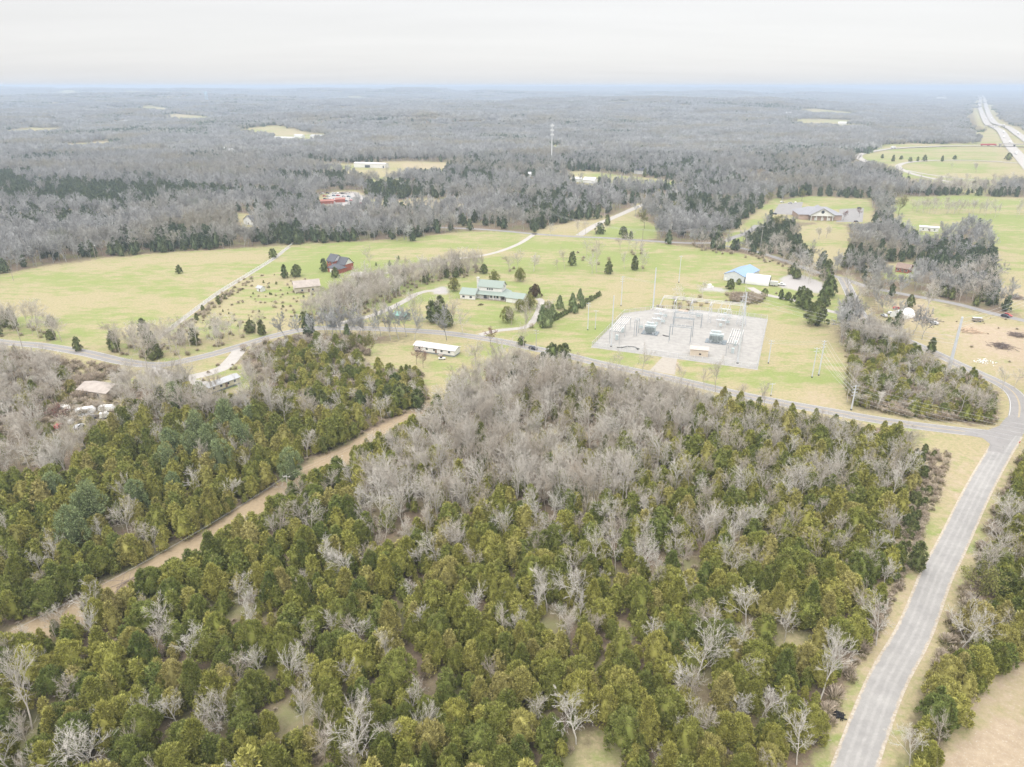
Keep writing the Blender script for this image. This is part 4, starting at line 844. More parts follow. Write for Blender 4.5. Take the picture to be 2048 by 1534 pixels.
# split: individuals against the scatter objects
CAP = dict(cedar=300, bare=300)
def size_of(t):
    px_, py_, zc_ = P(t[1], t[2], 4.0); inside = -15 < px_ < 2063 and 150 < py_ < 1560; return (t[3] + t[4]) / zc_ if inside else 0
named_bare = [t for t in np_named]; INDIV = list(np_named); REST = {'cedar': [], 'bare': [], 'bush': [], 'dark_cedar': []}
nb_named = sum(1 for t in np_named if t[0] == 'bare')
for kd, cap in (('cedar', 300), ('bare', 300 - nb_named)):
    ts = sorted((t for t in TREES if t[0] == kd), key=size_of, reverse=True); ins = [t for t in ts if size_of(t) > 0]
    INDIV += ins[:cap]; idx = set(id(t) for t in ins[:cap]); REST[kd] = [t for t in ts if id(t) not in idx]
INDIV += [t for t in TREES if t[0] == 'dark_cedar' and size_of(t) > 0]; REST['bush'] = [t for t in TREES if t[0] == 'bush']
# ---- labels
def place_words(px_, py_):
    return '%d%% across, %d%% down the photo' % (round(px_ / 20.48), round(py_ / 15.34))
def where(px_, py_):
    if py_ < 470: return 'far field edge'
    if py_ > 1250 and px_ > 1750: return 'right roadside strip'
    if px_ > 1880 and py_ > 880: return 'right roadside strip'
    if px_ > 1560 and py_ > 900: return 'lane side wood'
    if py_ > 1180: return 'front wood'
    if py_ > 860 and px_ < 760 and (py_ - 860) < (760 - px_) * .56: return 'left wood'
    if py_ > 740: return 'middle wood'
    if px_ > 1680: return 'roadside copse'
    if py_ > 640: return 'county roadside'
    return 'open pasture'
TONES = dict(cedar=('deep olive', 'olive green', 'yellowish olive'), bare=('whitish', 'pale grey', 'brownish grey'), dark_cedar=('blackish green', 'dark green', 'dull green'), pine=('blue green', 'blue green', 'light blue green'), wide_bare=('grey', 'grey', 'brown grey'),
             leafing=('yellow green', 'yellow green', 'yellow tan'), round_leafing=('lime green', 'yellow green', 'soft yellow'), redbud=('pinkish red', 'pinkish red', 'pinkish brown'), bronze=('bronze brown', 'bronze brown', 'bronze'), garden_evergreen=('fresh green', 'fresh green', 'bright green'))
NAMES = dict(cedar=('cedar_tree', 'cedar tree', 'rounded cedar'), bare=('bare_tree', 'bare tree', 'leafless tree'), dark_cedar=('dark_cedar_tree', 'evergreen tree', 'dense evergreen'), pine=('pine_tree', 'pine tree', 'puffy pine'), wide_bare=('spreading_bare_tree', 'bare tree', 'wide leafless tree'),
             leafing=('leafing_tree', 'leafing tree', 'thinly leafing tree'), round_leafing=('round_leafing_tree', 'leafing tree', 'round young leaved tree'), redbud=('redbud_tree', 'budding tree', 'budding tree'), bronze=('bronze_leaved_tree', 'broadleaf tree', 'broad leaved tree'), garden_evergreen=('garden_evergreen_tree', 'evergreen tree', 'soft garden evergreen'))
GROUPS = dict(cedar='cedar trees packed in the near woods', bare='leafless trees scattered in the woods and hedges', dark_cedar='dark evergreens in fields and hedgerows', pine='pines in the left wood', wide_bare='open grown leafless trees', leafing='trees with thin new leaves', round_leafing='round young leaved trees by the farmhouse',
              redbud='pinkish budding trees', bronze='bronze leaved trees', garden_evergreen='garden evergreens')
PARTS = {'pine': ('trunk', 'crown')}
cnt = {}
for t in INDIV:
    kd, x, y, s, sz, tone = t; i = cnt[kd] = cnt.get(kd, -1) + 1
    nm, cat, ph = NAMES[kd]; px_, py_, _ = P(x, y, 5.0 * sz); tn = TONES[kd][min(2, int(tone * 3))]
    size = 'big ' if s > 1.05 else 'small ' if s < .6 else ''
    lab = '%s%s %s in %s, %s' % (size, tn, ph, where(px_, py_), place_words(px_, py_))
    r = thing(nm, lab, cat, (x, y, float(hh(x, y)) - .05), rw.uniform(0, 6.28), GROUPS[kd]); sz = sz * (.82 if kd == 'dark_cedar' else 1); r.scale = (s, s, sz)
    tk, cw = KINDS[kd][i % len(KINDS[kd])]
    for pn, me in (('trunk', tk), ('crown', cw)):
        c = bpy.data.objects.new(pn, me); COL.objects.link(c); c.parent = r; c.color = (tone, tone, tone, 1)
def recs(ts): return [(t[1], t[2], float(hh(t[1], t[2])) - .05, rw.uniform(0, 6.28), t[3], t[4]) for t in ts]
scatter('cedar_wood', 'rest of the dense olive green cedar wood', 'wood', recs(REST['cedar']), TR['cedar'])
scatter('bare_wood', 'rest of the leafless grey trees among the cedars', 'wood', recs(REST['bare']), TR['bare'])
X, Y = grid_pts(75, 330, 3.6, .9); ok, px, py, Z = wooded(X, Y); k = ok & (rw.uniform(size=X.shape) < .5)
ug = recs(REST['bush']) + [(x, y, -.05, rw.uniform(0, 6.28), s * .8, s * .7) for x, y, s in zip(X[k], Y[k], rw.uniform(.35, .9, k.sum()))]
X, Y = grid_pts(70, 300, 3.3, .9); ok, px, py, Z = wooded(X, Y); ev = ever(px, py); k = ok & (rw.uniform(size=X.shape) < .6 * ev)
for g_, v in GAPS: k &= ~inpoly(px, py, g_)
scatter('young_cedars', 'small young cedars filling the gaps in the cedar wood', 'saplings', [(x, y, -.1, rw.uniform(0, 6.28), s, s * .9) for x, y, s in zip(X[k], Y[k], rw.uniform(.28, .6, k.sum()))], TR['cedar'])
scatter('undergrowth', 'low brushy undergrowth and shrubs between the trees', 'undergrowth', ug, TR['bush'])
LOW2 = [([(1690,430),(2000,430),(2000,620),(1690,640)], .8), ([(1440,440),(1600,420),(1600,540),(1440,500)], .8)]
# middle distance woods: single trees, 335 m to 1.3 km
def wood_zone(y0, y1, cell, bare_key, dark_key, nm, frac=1.0, s0=.8, s1=1.2):
    X, Y = grid_pts(y0, y1, cell, .86); ok, px, py, Z = wooded(X, Y); ev = ever(px, py, X, Y); u = rw.uniform(size=X.shape); cl = nz(X, Y, 160, 31) * .22
    ok &= (px > -60) & (px < 2110) & (py > 180); e = ok & (u < ev + cl * (ev > 0.1)); b_ = ok & ~e & (rw.uniform(size=X.shape) < frac)
    s = rw.uniform(s0, s1, X.shape); cm = cap_height(px, py, X, Y) / 12.5; s = np.minimum(s, np.maximum(cm, .2)); b_ &= cm > .25; e &= cm > .25
    for poly, v in LOW2: s = np.where(inpoly(px, py, poly), s * v, s)
    rz = rw.uniform(0, 6.28, X.shape)
    return [(X[i], Y[i], Z[i] - .2, rz[i], s[i], s[i]) for i in np.where(b_)[0]], [(X[i], Y[i], Z[i] - .2, rz[i], s[i], s[i]) for i in np.where(e)[0]]
bA, eA = wood_zone(335, 640, 6.4, 'barefar', 'dark', 'a'); bB, eB = wood_zone(640, 1330, 8.4, 'barefar', 'dark', 'b')
bA = [r for r in bA]; scatter('bare_woodland', 'grey leafless woodland beyond the fields', 'woodland', bA + bB, TR['barefar'])
scatter('evergreen_woodland', 'dark evergreens mixed into the woodland beyond the fields', 'woodland', eA + eB, TR['dark'])
def patch_zone(y0, y1, cell, sc):
    X, Y = grid_pts(y0, y1, cell, .82); ok, px, py, Z = wooded(X, Y); ok &= (px > -80) & (px < 2130)
    s = sc * rw.uniform(.9, 1.1, X.shape); rz = rw.uniform(0, 6.28, X.shape); return [(X[i], Y[i], Z[i] - 1, rz[i], s[i], rw.uniform(.8, 1.2) * max(1, sc * .5), int(np.clip(2.3 + 3.0 * nz(X[i], Y[i], 900, 41) + 3.4 * nz(X[i], Y[i], 260, 42) + rw.uniform(-.8, .8) + (3.2 if ever(np.array([px[i]]), np.array([py[i]]))[0] > .5 else 0), 0, 5))) for i in np.where(ok)[0]]
pz = patch_zone(1330, 2100, 34, .7) + patch_zone(2100, 4200, 50, 1.0) + patch_zone(4200, 9000, 105, 2.1) + patch_zone(9000, 17000, 230, 4.5)
scatter('far_woods', 'blue grey woods rolling away to the horizon', 'woods', pz, TR['patch'])
print('TREES', len(INDIV), {k: len(v) for k, v in REST.items()}, len(bA), len(bB), len(eA), len(eB), len(pz))
# ------------------------------------------------------------------ materials of built things
M_WALLW = stripes('white_lap_siding', (.74,.73,.71), (.66,.65,.63), .2, 2); M_WALLC = stripes('cream_siding', (.62,.58,.44), (.55,.51,.38), .25, 2)
M_GREENR = stripes('green_standing_seam_roof', (.26,.315,.28), (.22,.27,.24), .45, 0, .5); M_SHING = worn('charcoal_shingles', (.13,.135,.15), .2, 1.5); M_SHINGB = worn('brown_shingles', (.30,.22,.18), .2, 1.2); M_BLUER = stripes('blue_metal_roof', (.24,.36,.58), (.20,.31,.52), .6, 1, .5)
M_TINR = stripes('pale_tin_roof', (.62,.62,.63), (.55,.55,.56), .5, 0, .5); M_GREYR = stripes('grey_tin_roof', (.40,.41,.42), (.34,.35,.36), .5, 0, .5); M_RUST = worn('weathered_barn_roof', (.42,.37,.33), .15, .5)
M_BRICK = worn('red_brick', (.38,.13,.09), .15, 1.5); M_GLASS, _n, _l, _b = newmat('window_glass', .12, .6); _b.inputs['Base Color'].default_value = (.05,.06,.075,1)
M_STEEL = worn('galvanised_steel', (.58,.60,.62), .08, 1.0, .55, .4); M_STEELD = worn('weathered_steel', (.33,.36,.38), .1, 1.0, .6, .4); M_INS = worn('pale_insulator_glaze', (.62,.62,.61), .05, 2, .4); M_XF = worn('pale_green_grey_paint', (.50,.56,.56), .07, .8, .5)
M_DKC_ = worn('dark_stained_concrete', (.24,.27,.29), .15, .8); M_WOODP = worn('grey_wood', (.36,.31,.26), .15, 1.5); M_WOODL = worn('fresh_lumber', (.55,.42,.30), .12, 1.5); M_WHITEV = worn('white_vinyl', (.74,.74,.72), .05, .6, .5); M_HUT = worn('tan_block', (.58,.50,.40), .07, 1.2)
M_BLK = worn('black_rubber', (.03,.03,.033), .1, 2); M_BRUSH = worn('cut_brush', (.26,.21,.18), .2, 1.5); M_TARP = worn('yellow_tarp', (.66,.56,.28), .1, 1.0); M_REDR = worn('faded_red_roof', (.36,.17,.14), .12, .6); M_ALU = worn('dull_aluminium', (.60,.60,.60), .06, .6, .45, .5, .3)
def paint(name, c): m = worn(name, c, .04, .5, .35, .5); return m
PAINT = dict(white=paint('white_car_paint', (.72,.72,.71)), blue=paint('slate_blue_car_paint', (.10,.17,.22)), dark=paint('dark_car_paint', (.04,.045,.06)), red=paint('red_car_paint', (.42,.05,.05)), silver=paint('silver_car_paint', (.45,.46,.47)), green=paint('green_car_paint', (.10,.2,.15)))
def frame(a, b):
    A, B = G(*a), G(*b); d = B - A; return A, math.atan2(d.y, d.x), math.hypot(d.x, d.y)
def gwalls(mb, x0, x1, y0, y1, z0, ze, zr, axis='x'):
    u0, u1 = (y0, y1) if axis == 'x' else (x0, x1); um = (u0 + u1) / 2
    mb.prism([(u0,z0),(u0,ze),(um,zr),(u1,ze),(u1,z0)], *((x0, x1) if axis == 'x' else (y0, y1)), axis=axis)
def groof(mb, x0, x1, y0, y1, ze, zr, axis='x', o=.5, t=.16):
    u0, u1 = (y0, y1) if axis == 'x' else (x0, x1); um = (u0 + u1) / 2; s = (zr - ze) / (um - u0); dz = .03
    e = ze - s * o + dz; pr = [(u0-o,e),(um,zr+dz),(u1+o,e),(u1+o,e+t),(um,zr+dz+t*1.15),(u0-o,e+t)]
    a, b = (x0 - o, x1 + o) if axis == 'x' else (y0 - o, y1 + o); mb.prism(pr, a, b, axis=axis)
def window(par, x, z, y=0.0, w=1.0, h=1.3, side='y-', name='window'):
    f = MB(); g = MB()
    if side == 'y-': f.box(x-w/2-.1, x+w/2+.1, y-.05, y+.02, z-.1, z+h+.1); g.box(x-w/2, x+w/2, y-.065, y-.02, z, z+h)
    else: f.box(y-.02, y+.05, x-w/2-.1, x+w/2+.1, z-.1, z+h+.1); g.box(y+.02, y+.065, x-w/2, x+w/2, z, z+h)
    fo = f.build(name, M_WHITEV, par); g.build('pane' if name == 'window' else 'door_panel', M_GLASS, fo)
def simple_house(name, label, cat, a, b, depth, he, hr, wm, rm, axis='x', wins=3, door=True, group=None, found=0.0, L=None):
    A, rz, L0 = frame(a, b); L_ = L or L0; r = thing(name, label, cat, A, rz, group)
    w_ = MB(); gwalls(w_, 0, L_, 0, depth, found, he, hr, axis); w_.build('wall', wm, r)
    q = MB(); groof(q, 0, L_, 0, depth, he, hr, axis); q.build('roof', rm, r)
    if found: MB().box(.15, L_-.15, .15, depth-.15, 0, found).build('skirting', M_DKC_, r)
    for k in range(wins): window(r, L_ * (k + .7) / (wins + .4), found + .95, 0, 1.1, min(1.2, he - found - 1.5))
    if door: MB().box(L_*.52, L_*.52+1.0, -.07, .02, found+.05, found+2.05).build('door', M_SHINGB, r)
    return r, L_
# ---- farmhouse
A, rz, L_ = frame((966,598), (1010,602)); W_ = 14.0
fh = thing('farmhouse', 'white farmhouse with green metal roofs, a tall gabled middle and a brick chimney', 'house', A, rz)
q = MB(); gwalls(q, -4, 11.0, 3, 11, 0, 7.0, 10.0, 'x'); q.build('wall', M_WALLW, fh)
q = MB(); groof(q, -4, 11.0, 3, 11, 7.0, 10.0, 'x', .5); q.build('roof', M_GREENR, fh)
q = MB(); q.prism([(-1.0,2.9),(3.0,4.2),(3.0,4.35),(-1.0,3.05)], -4.1, 14.6, 'x'); q.prism([(11.0,4.2),(14.6,2.9),(14.6,3.05),(11.0,4.35)], 3.0, 12.0, 'y'); q.build('porch_roof', M_GREENR, fh)
q = MB(); q.box(-4, 11, 0.6, 2.98, 0, 3.3); q.build('front_room', M_WALLW, fh)
for x_ in (-1, 3, 7, 11, 14.2): MB().box(x_-.1, x_+.1, -.9, -.7, .3, 2.95).build('porch_post', M_WHITEV, fh)
for y_ in (3.5, 7.5, 11.5): MB().box(14.1, 14.3, y_, y_+.2, .3, 2.95).build('porch_post', M_WHITEV, fh)
MB().box(-1.5, 14.5, -1.1, .58, 0, .32).box(11.05, 14.5, .62, 12, 0, .32).build('porch_deck', M_WOODP, fh)
q = MB(); gwalls(q, -13.5, -4.03, -3.2, 6.5, 0, 3.0, 5.6, 'x'); q.build('wing_wall', M_WALLW, fh)
q = MB(); groof(q, -13.5, -4.1, -3.2, 6.5, 3.0, 5.6, 'x', .5); q.build('wing_roof', M_GREENR, fh)
q = MB().box(-6.2, -4.9, 6.4, 7.6, 0, 11.0).box(-6.35, -4.75, 6.25, 7.75, 11.0, 11.35); q.build('chimney', worn('painted_brick', (.62,.60,.57), .08, 1), fh)
for x_ in (2.0, 3.4, 4.8): window(fh, x_, 5.1, 3.0, 1.0, 1.2)
for x_ in (-11.3, -6.6): window(fh, x_, .9, -3.2, 1.6, 1.2)
for x_ in (5.0, 7.0, 9.0): window(fh, x_, 1.0, .6, 1.2, 1.4)
window(fh, 7, 6.4, 11.0, 1.1, 1.3, 'x+'); MB().box(.2, 3.2, .5, .62, .35, 2.6).build('glass_door', M_GLASS, fh)
g_, gl = simple_house('garage', 'white detached garage with green roof beside the farmhouse', 'garage', (1012,604), (1045,608.5), 8.5, 3.0, 5.2, M_WALLW, M_GREENR, wins=0, door=False)
MB().box(1.2, 3.8, -.06, .02, .05, 2.4).build('door', M_WHITEV, g_)
# ---- brick house
A, rz, L_ = frame((655,538), (676,542)); bh = thing('brick_house', 'two storey red brick house with dark shingle roofs and white gables', 'house', A, rz)
q = MB(); gwalls(q, 0, 7.2, 0, 9, 0, 6.2, 6.25, 'x'); q.build('wall', M_BRICK, bh)
q = MB(); q.prism([(.02,6.22),(4.5,10.0),(8.98,6.22)], .05, 7.15, 'x'); q.build('gable', M_WHITEV, bh)
q = MB(); groof(q, 0, 7.2, 0, 9, 6.2, 10.0, 'x', .5); q.build('roof', M_SHING, bh)
q = MB().box(7.25, 15.5, 2.0, 10, 0, 4.6); q.build('side_wall', M_BRICK, bh); q = MB(); q.prism([(2.05,4.62),(6,8.6),(9.95,4.62)], 7.3, 15.4, 'x'); q.build('side_gable', M_WHITEV, bh)
q = MB(); groof(q, 7.8, 15.5, 2.0, 10, 4.6, 8.6, 'x', .5); q.build('side_roof', M_SHING, bh)
q = MB().box(6.2, 16.8, -5.2, 1.9, 0, 3.0); q.build('garage_wall', M_BRICK, bh)
q = MB().add([(5.7,-5.7,2.95),(17.3,-5.7,2.95),(17.3,2.4,2.95),(5.7,2.4,2.95),(9.2,-1.6,5.4),(13.8,-1.6,5.4)], [(0,1,5,4),(1,2,5),(2,3,4,5),(3,0,4),(3,2,1,0)]); q.build('garage_roof', M_SHING, bh)
for x_, z_ in ((1.8,1.0),(5.2,1.0),(1.8,4.0),(5.2,4.0)): window(bh, x_, z_, 0, 1.0, 1.4)
for x_ in (9.4, 13.6): MB().box(x_-1.3, x_+1.3, -5.27, -5.18, .05, 2.4).build('garage_door', M_WHITEV, bh)
# ---- sheds and barns
b1_, l1_ = simple_house('barn', 'pale plank barn with weathered brown roof below the brick house', 'barn', (590,587), (641,582), 9.5, 3.6, 6.6, worn('pale_planks', (.55,.50,.40), .1, .8), M_RUST, wins=2)
simple_house('garden_shed', 'tiny white shed standing alone by the rough scrub patch', 'shed', (514,582), (526,584.5), 3.2, 2.3, 3.3, M_WHITEV, M_GREYR, wins=0, L=4.0)
simple_house('lawn_shed', 'small shed with teal roof beside the county road', 'shed', (787,637), (811,641), 4.8, 2.3, 3.6, worn('green_planks', (.30,.36,.32), .1, 1), stripes('teal_roof', (.20,.38,.33), (.16,.32,.28), .5, 0), wins=0)
mh, ml = simple_house('mobile_home', 'long white single storey mobile home with pale metal roof below the county road', 'mobile home', (829,702.5), (909,714.5), 6.0, 3.2, 4.1, M_WALLW, M_TINR, wins=5, found=.7)
MB().box(ml*.62, ml*.62+2.4, -1.8, -.02, .02, .65).build('step', M_WOODP, mh)
mc, mcl = simple_house('cream_mobile_home', 'cream mobile home with grey roof near the gravel pull off', 'mobile home', (420,790), (481,768), 5.0, 3.3, 4.2, M_WALLC, M_GREYR, wins=4, found=.8)
A = G(432,766); t_ = thing('tarp_heap', 'yellow tarp heap behind the cream mobile home', 'tarp', A, .4)
q = MB(); 
for i in range(4): q.prism([(-1.6+i*.1,0),(-.9,1.3+.2*i),(.3,2.0-.2*i),(1.7-.1*i,0)], -2.2+i*1.1, -1.15+i*1.1, 'x')
q.build('tarp', M_TARP, t_)
simple_house('ruined_house', 'low tan house half hidden behind bare trees at lower left', 'house', (158,792), (215,800), 9, 3.0, 4.6, worn('tan_boards', (.50,.42,.33), .1, .8), M_RUST, wins=2)
# blue roofed building and arch
A, rz, L_ = frame((1447,560), (1487,567)); bb = thing('metal_building', 'light grey metal building with a bright blue gabled roof', 'building', A, rz)
q = MB(); gwalls(q, 0, L_, 0, 24, 0, 4.4, 7.0, 'y'); q.build('wall', stripes('light_steel_siding', (.62,.64,.66), (.56,.58,.60), .6, 0), bb)
q = MB(); groof(q, 0, L_, 0, 24, 4.4, 7.0, 'y', .4); q.build('roof', M_BLUER, bb)
MB().box(L_-.02, L_+.06, 17, 20, .05, 3.2).build('door', M_WHITEV, bb); MB().box(.9, 1.9, -.07, .02, .05, 2.1).build('door', M_WHITEV, bb)
A, rz, L_ = frame((1489.5,567.5), (1537,573)); ar = thing('arch_building', 'white arched metal shelter, open at its right end', 'shelter', A, rz)
N_ = 14; R_ = 4.6; V = []; F = []
for x_, rr_ in ((0,R_),(L_,R_),(L_,R_-.25),(0.2,R_-.25)):
    for k in range(N_ + 1): a_ = math.pi * k / N_; V.append((x_, 4.7 - rr_ * math.cos(a_), .2 + rr_ * 1.25 * math.sin(a_)))
n1 = N_ + 1
for s_ in range(3):
    for k in range(N_): F.append((s_*n1+k, s_*n1+k+1, (s_+1)*n1+k+1, (s_+1)*n1+k))
q = MB(); q.add(V, F); q.build('shell', stripes('white_ribbed_steel', (.72,.72,.71), (.60,.60,.59), .7, 0), ar)
q = MB(); q.add([(.05, 4.7 - R_*.98*math.cos(math.pi*k/N_), .2+R_*1.22*math.sin(math.pi*k/N_)) for k in range(n1)], [tuple(range(n1))]); q.build('end_wall', M_GREYR, ar)
MB().box(0, L_, 0, .35, 0, .3).box(0, L_, 9.05, 9.4, 0, .3).build('footing', M_CONC, ar)
# church
A, rz, L_ = frame((1600,441), (1686,443)); ch = thing('church', 'broad church with grey shingle roofs and a white gable holding a round window', 'church', A, rz)
M_TANB = worn('pinkish_brick', (.46,.34,.28), .1, 1.0); M_GSH = worn('grey_shingles', (.30,.30,.32), .1, 1.0); MB().box(0, L_, 6, 34, 0, 4.8).build('wall', M_TANB, ch)
q = MB().add([(-1,5,4.8),(L_+1,5,4.8),(L_+1,35,4.8),(-1,35,4.8),(11,17,10),(L_-11,17,10),(L_-11,23,10),(11,23,10)], [(0,1,5,4),(1,2,6,5),(2,3,7,6),(3,0,4,7),(4,5,6,7),(3,2,1,0)]); q.build('roof', M_GSH, ch)
gx0, gx1 = L_*.22, L_*.80
q = MB(); gwalls(q, gx0, gx1, 1.0, 12, 4.4, 5.3, 11.5, 'y'); q.build('gable', M_WHITEV, ch); q = MB(); groof(q, gx0, gx1, .6, 22, 5.3, 11.5, 'y', .8, .25); q.build('gable_roof', M_GSH, ch)
q = MB(); q.tube(((gx0+gx1)/2, .98, 8.2), ((gx0+gx1)/2, .80, 8.2), 1.5, n=20); q.build('round_window', M_GLASS, ch)
q = MB().box(gx0+2, gx1-2, 3, 5.9, 0, 4.35); q.build('entrance', M_TANB, ch)
for k in range(5): MB().tube((gx0+1.5+k*(gx1-gx0-3)/4, 1.4, 0), (gx0+1.5+k*(gx1-gx0-3)/4, 1.4, 4.38), .35, n=10).build('column', M_WHITEV, ch)
for k in range(3): MB().box(gx0+5+k*6, gx0+7.4+k*6, 2.92, 3.02, .1, 2.6).build('door', M_WHITEV, ch)
# distance
A, rz, L_ = frame((708,334.5), (770,336.5)); lb = thing('long_barn', 'long low white barn in the far yellowish field', 'barn', A, rz)
q = MB(); gwalls(q, 0, L_, 0, 13, 0, 6.2, 7.4); q.build('wall', M_WALLW, lb); q = MB(); groof(q, 0, L_, 0, 13, 6.2, 7.4); q.build('roof', M_TINR, lb); MB().box(L_*.36, L_*.52, -.1, .02, .1, 4.0).build('door', M_GLASS, lb); MB().box(L_*.93, L_*.97, -.1, .02, .1, 3.5).build('door', M_GLASS, lb)
simple_house('woodland_house', 'white gabled house with dark roof hidden among grey trees', 'house', (488,448), (506,452), 9, 4.2, 8.6, M_WHITEV, M_SHING, 'y', 1); simple_house('roadside_house', 'pale house with low grey roof at the forest edge behind the pasture', 'house', (540,436), (560,438), 8, 3, 5, M_WALLC, M_GREYR)
simple_house('brown_house', 'low house with rusty brown roof among trees on the right', 'house', (1790,543), (1817,547), 9, 3, 5.4, M_BRICK, M_SHINGB)
simple_house('white_trailer', 'white trailer standing on the upper right pasture', 'trailer', (1838,461), (1876,464), 5, 3.4, 4.2, M_WALLW, M_TINR)
for a, b, d_, he, hr, rm, nm, lab in [((546,279.5),(588,281),14,5,6.5,M_TINR,'farm_shed','long low pale farm shed in the far green clearing'),((588,275),(604,276),10,5,7,M_TINR,'farm_shed','short white farm shed between the two long ones'),((620,277),(645,278),16,6,8.5,M_GREYR,'farm_shed','tall grey roofed farm shed at the right of the far clearing'),
      ((444,305),(461,307),12,5,8.5,M_TINR,'far_barn','white barn with bluish roof standing alone in the left woods'),((503,323),(517,324.5),9,4,8,M_TINR,'far_house','small white house beside two slim evergreens in the woods'),
      ((1142,363.5),(1161,364.5),10,4,6,M_TINR,'far_house','white roofed long house by the far green paddock'),((1166,365.5),(1188,367),11,4,7,M_TINR,'far_house','white farmhouse right beside the long roofed one'),((1268,347),(1291,349),12,5,8.5,M_SHING,'far_house','dark roofed house at the edge of the far green field'),((1052,353),(1068,354),9,3.5,6,M_TINR,'far_house','tiny white house roof among cedars below the mast'),
      ((1676,249),(1692,250),18,5,8,M_TINR,'far_house','white farm building on the pale field near the horizon'),((1572,229),(1585,229.5),18,6,9,M_TINR,'far_house','white speck of a building far up the right woods'),((1880,256),(1890,256.5),20,7,11,M_TINR,'far_house','white building beside the freeway bridge'),((1872,199),(1890,199.5),40,10,16,M_TINR,'far_house','pale buildings beside the freeway at the horizon'),
      ((1018,203),(1023,203.3),25,10,16,M_TINR,'far_house','white dot of a house on the far middle ridge'),((247,247),(257,248),16,6,10,M_TINR,'far_house','white house high in the left woods'),((305,256),(325,257),18,5,8,M_GREYR,'far_house','long grey roof near the left horizon woods'),((9,241),(14,241.5),16,6,10,M_TINR,'far_house','white speck of a house by the left border'),((1105,297),(1130,299),30,.6,1.2,M_SHING,'far_pond_shed','dark low roof beside the mast clearing')]:
    simple_house(nm, lab, 'building' if 'shed' in nm or 'barn' in nm else 'house', a, b, d_, he, hr, M_WHITEV, rm, wins=0, door=False)
A = G(1103,326); ct = thing('cell_tower', 'tall pale mast with three antenna platforms rising from the woods', 'tower', A)
hz_ = 62; MB().tube((0,0,0), (0,0,hz_), 1.0, .55, 10).build('mast', M_WHITEV, ct)
for z_ in (44, 51, 58):
    q = MB(); q.tube((0,0,z_), (0,0,z_+.5), 2.6, n=12)
    for k in range(9): a_ = 2*math.pi*k/9; q.box(2.7*math.cos(a_)-.25, 2.7*math.cos(a_)+.25, 2.7*math.sin(a_)-.25, 2.7*math.sin(a_)+.25, z_-1, z_+2)
    q.build('antenna_platform', M_WHITEV, ct)
MB().box(-7, -2, -4, 0, 0, 3).build('cabinet', M_WHITEV, ct)
A = G(414,203); wt = thing('water_tower', 'pale blue water tower on thin legs near the horizon', 'tower', A); k_ = min(A.length / FPX, (128 - A.z) / 16.5)
m_wt = worn('pale_blue_tank_paint', (.45,.60,.70), .05, .05)
q = MB(); q.tube((0,0,11*k_), (0,0,15*k_), 2.6*k_, n=14); q.tube((0,0,15*k_), (0,0,16.2*k_), 2.6*k_, .5*k_, n=14); q.build('tank', m_wt, wt)
for a_ in range(4): MB().tube((2.6*k_*math.cos(a_*1.57), 2.6*k_*math.sin(a_*1.57), 0), (2.1*k_*math.cos(a_*1.57), 2.1*k_*math.sin(a_*1.57), 11.2*k_), .35*k_, n=6).build('leg', m_wt, wt)
# ---- white board fence
FP = smooth(world([(588,487),(580,493),(571,499),(547,518),(492,552),(434,588),(376,631),(318,675)]), 4)
wf = thing('board_fence', 'long white board fence running diagonally between the left fields', 'fence', FP[0]); F0 = FP[0]
for z_ in (.45, .85, 1.25):
    q = MB()
    for a, b in zip(FP[:-1], FP[1:]): 
        a2, b2 = a - F0, b - F0; d = (b2 - a2).normalized(); s = Vector((d.y, -d.x, 0)) * .03
        q.add([a2-s+Vector((0,0,z_)), b2-s+Vector((0,0,z_)), b2+s+Vector((0,0,z_)), a2+s+Vector((0,0,z_)), a2-s+Vector((0,0,z_+.22)), b2-s+Vector((0,0,z_+.22)), b2+s+Vector((0,0,z_+.22)), a2+s+Vector((0,0,z_+.22))], [(0,3,2,1),(4,5,6,7),(0,1,5,4),(1,2,6,5),(2,3,7,6),(3,0,4,7)])
    q.build('rail', M_WHITEV, wf)
ps = None
for p in FP:
    if ps is None: ps = MB().box(-.09,.09,-.09,.09,0,1.6).build('post', M_WHITEV, wf, p - F0)
    else: c = ps.copy(); COL.objects.link(c); c.location = p - F0
# ---- row of young evergreens
hm_ = [crown_mesh('hedge_crown', 950 + i, 500, 10, 2.9, 1.15, M_DKC, z0=.15, pw=.85, lobe=.5, leaf=(.35,.22), corek=.8) for i in range(3)]; ht_ = trunk_mesh('hedge_trunk', 960, 2.4, .06, M_TRK, 0)
HL = smooth(world([(1083,656),(1110,641),(1145,622),(1175,606),(1199,592)]), 2.2)
nh = len(HL)
for i, p in enumerate(HL):
    r = thing('hedge_evergreen', 'small conical evergreen number %d from the near end of the hedge row' % (i + 1), 'shrub', p, i * 1.3, 'row of young conical evergreens beside the lawn')
    f_ = rw.uniform(.85, 1.15); r.scale = (f_, f_, f_ * rw.uniform(.9, 1.2))
    for nm, me in (('trunk', ht_), ('crown', hm_[i % 3])): c = bpy.data.objects.new(nm, me); COL.objects.link(c); c.parent = r; c.color = (.4, .4, .4, 1)
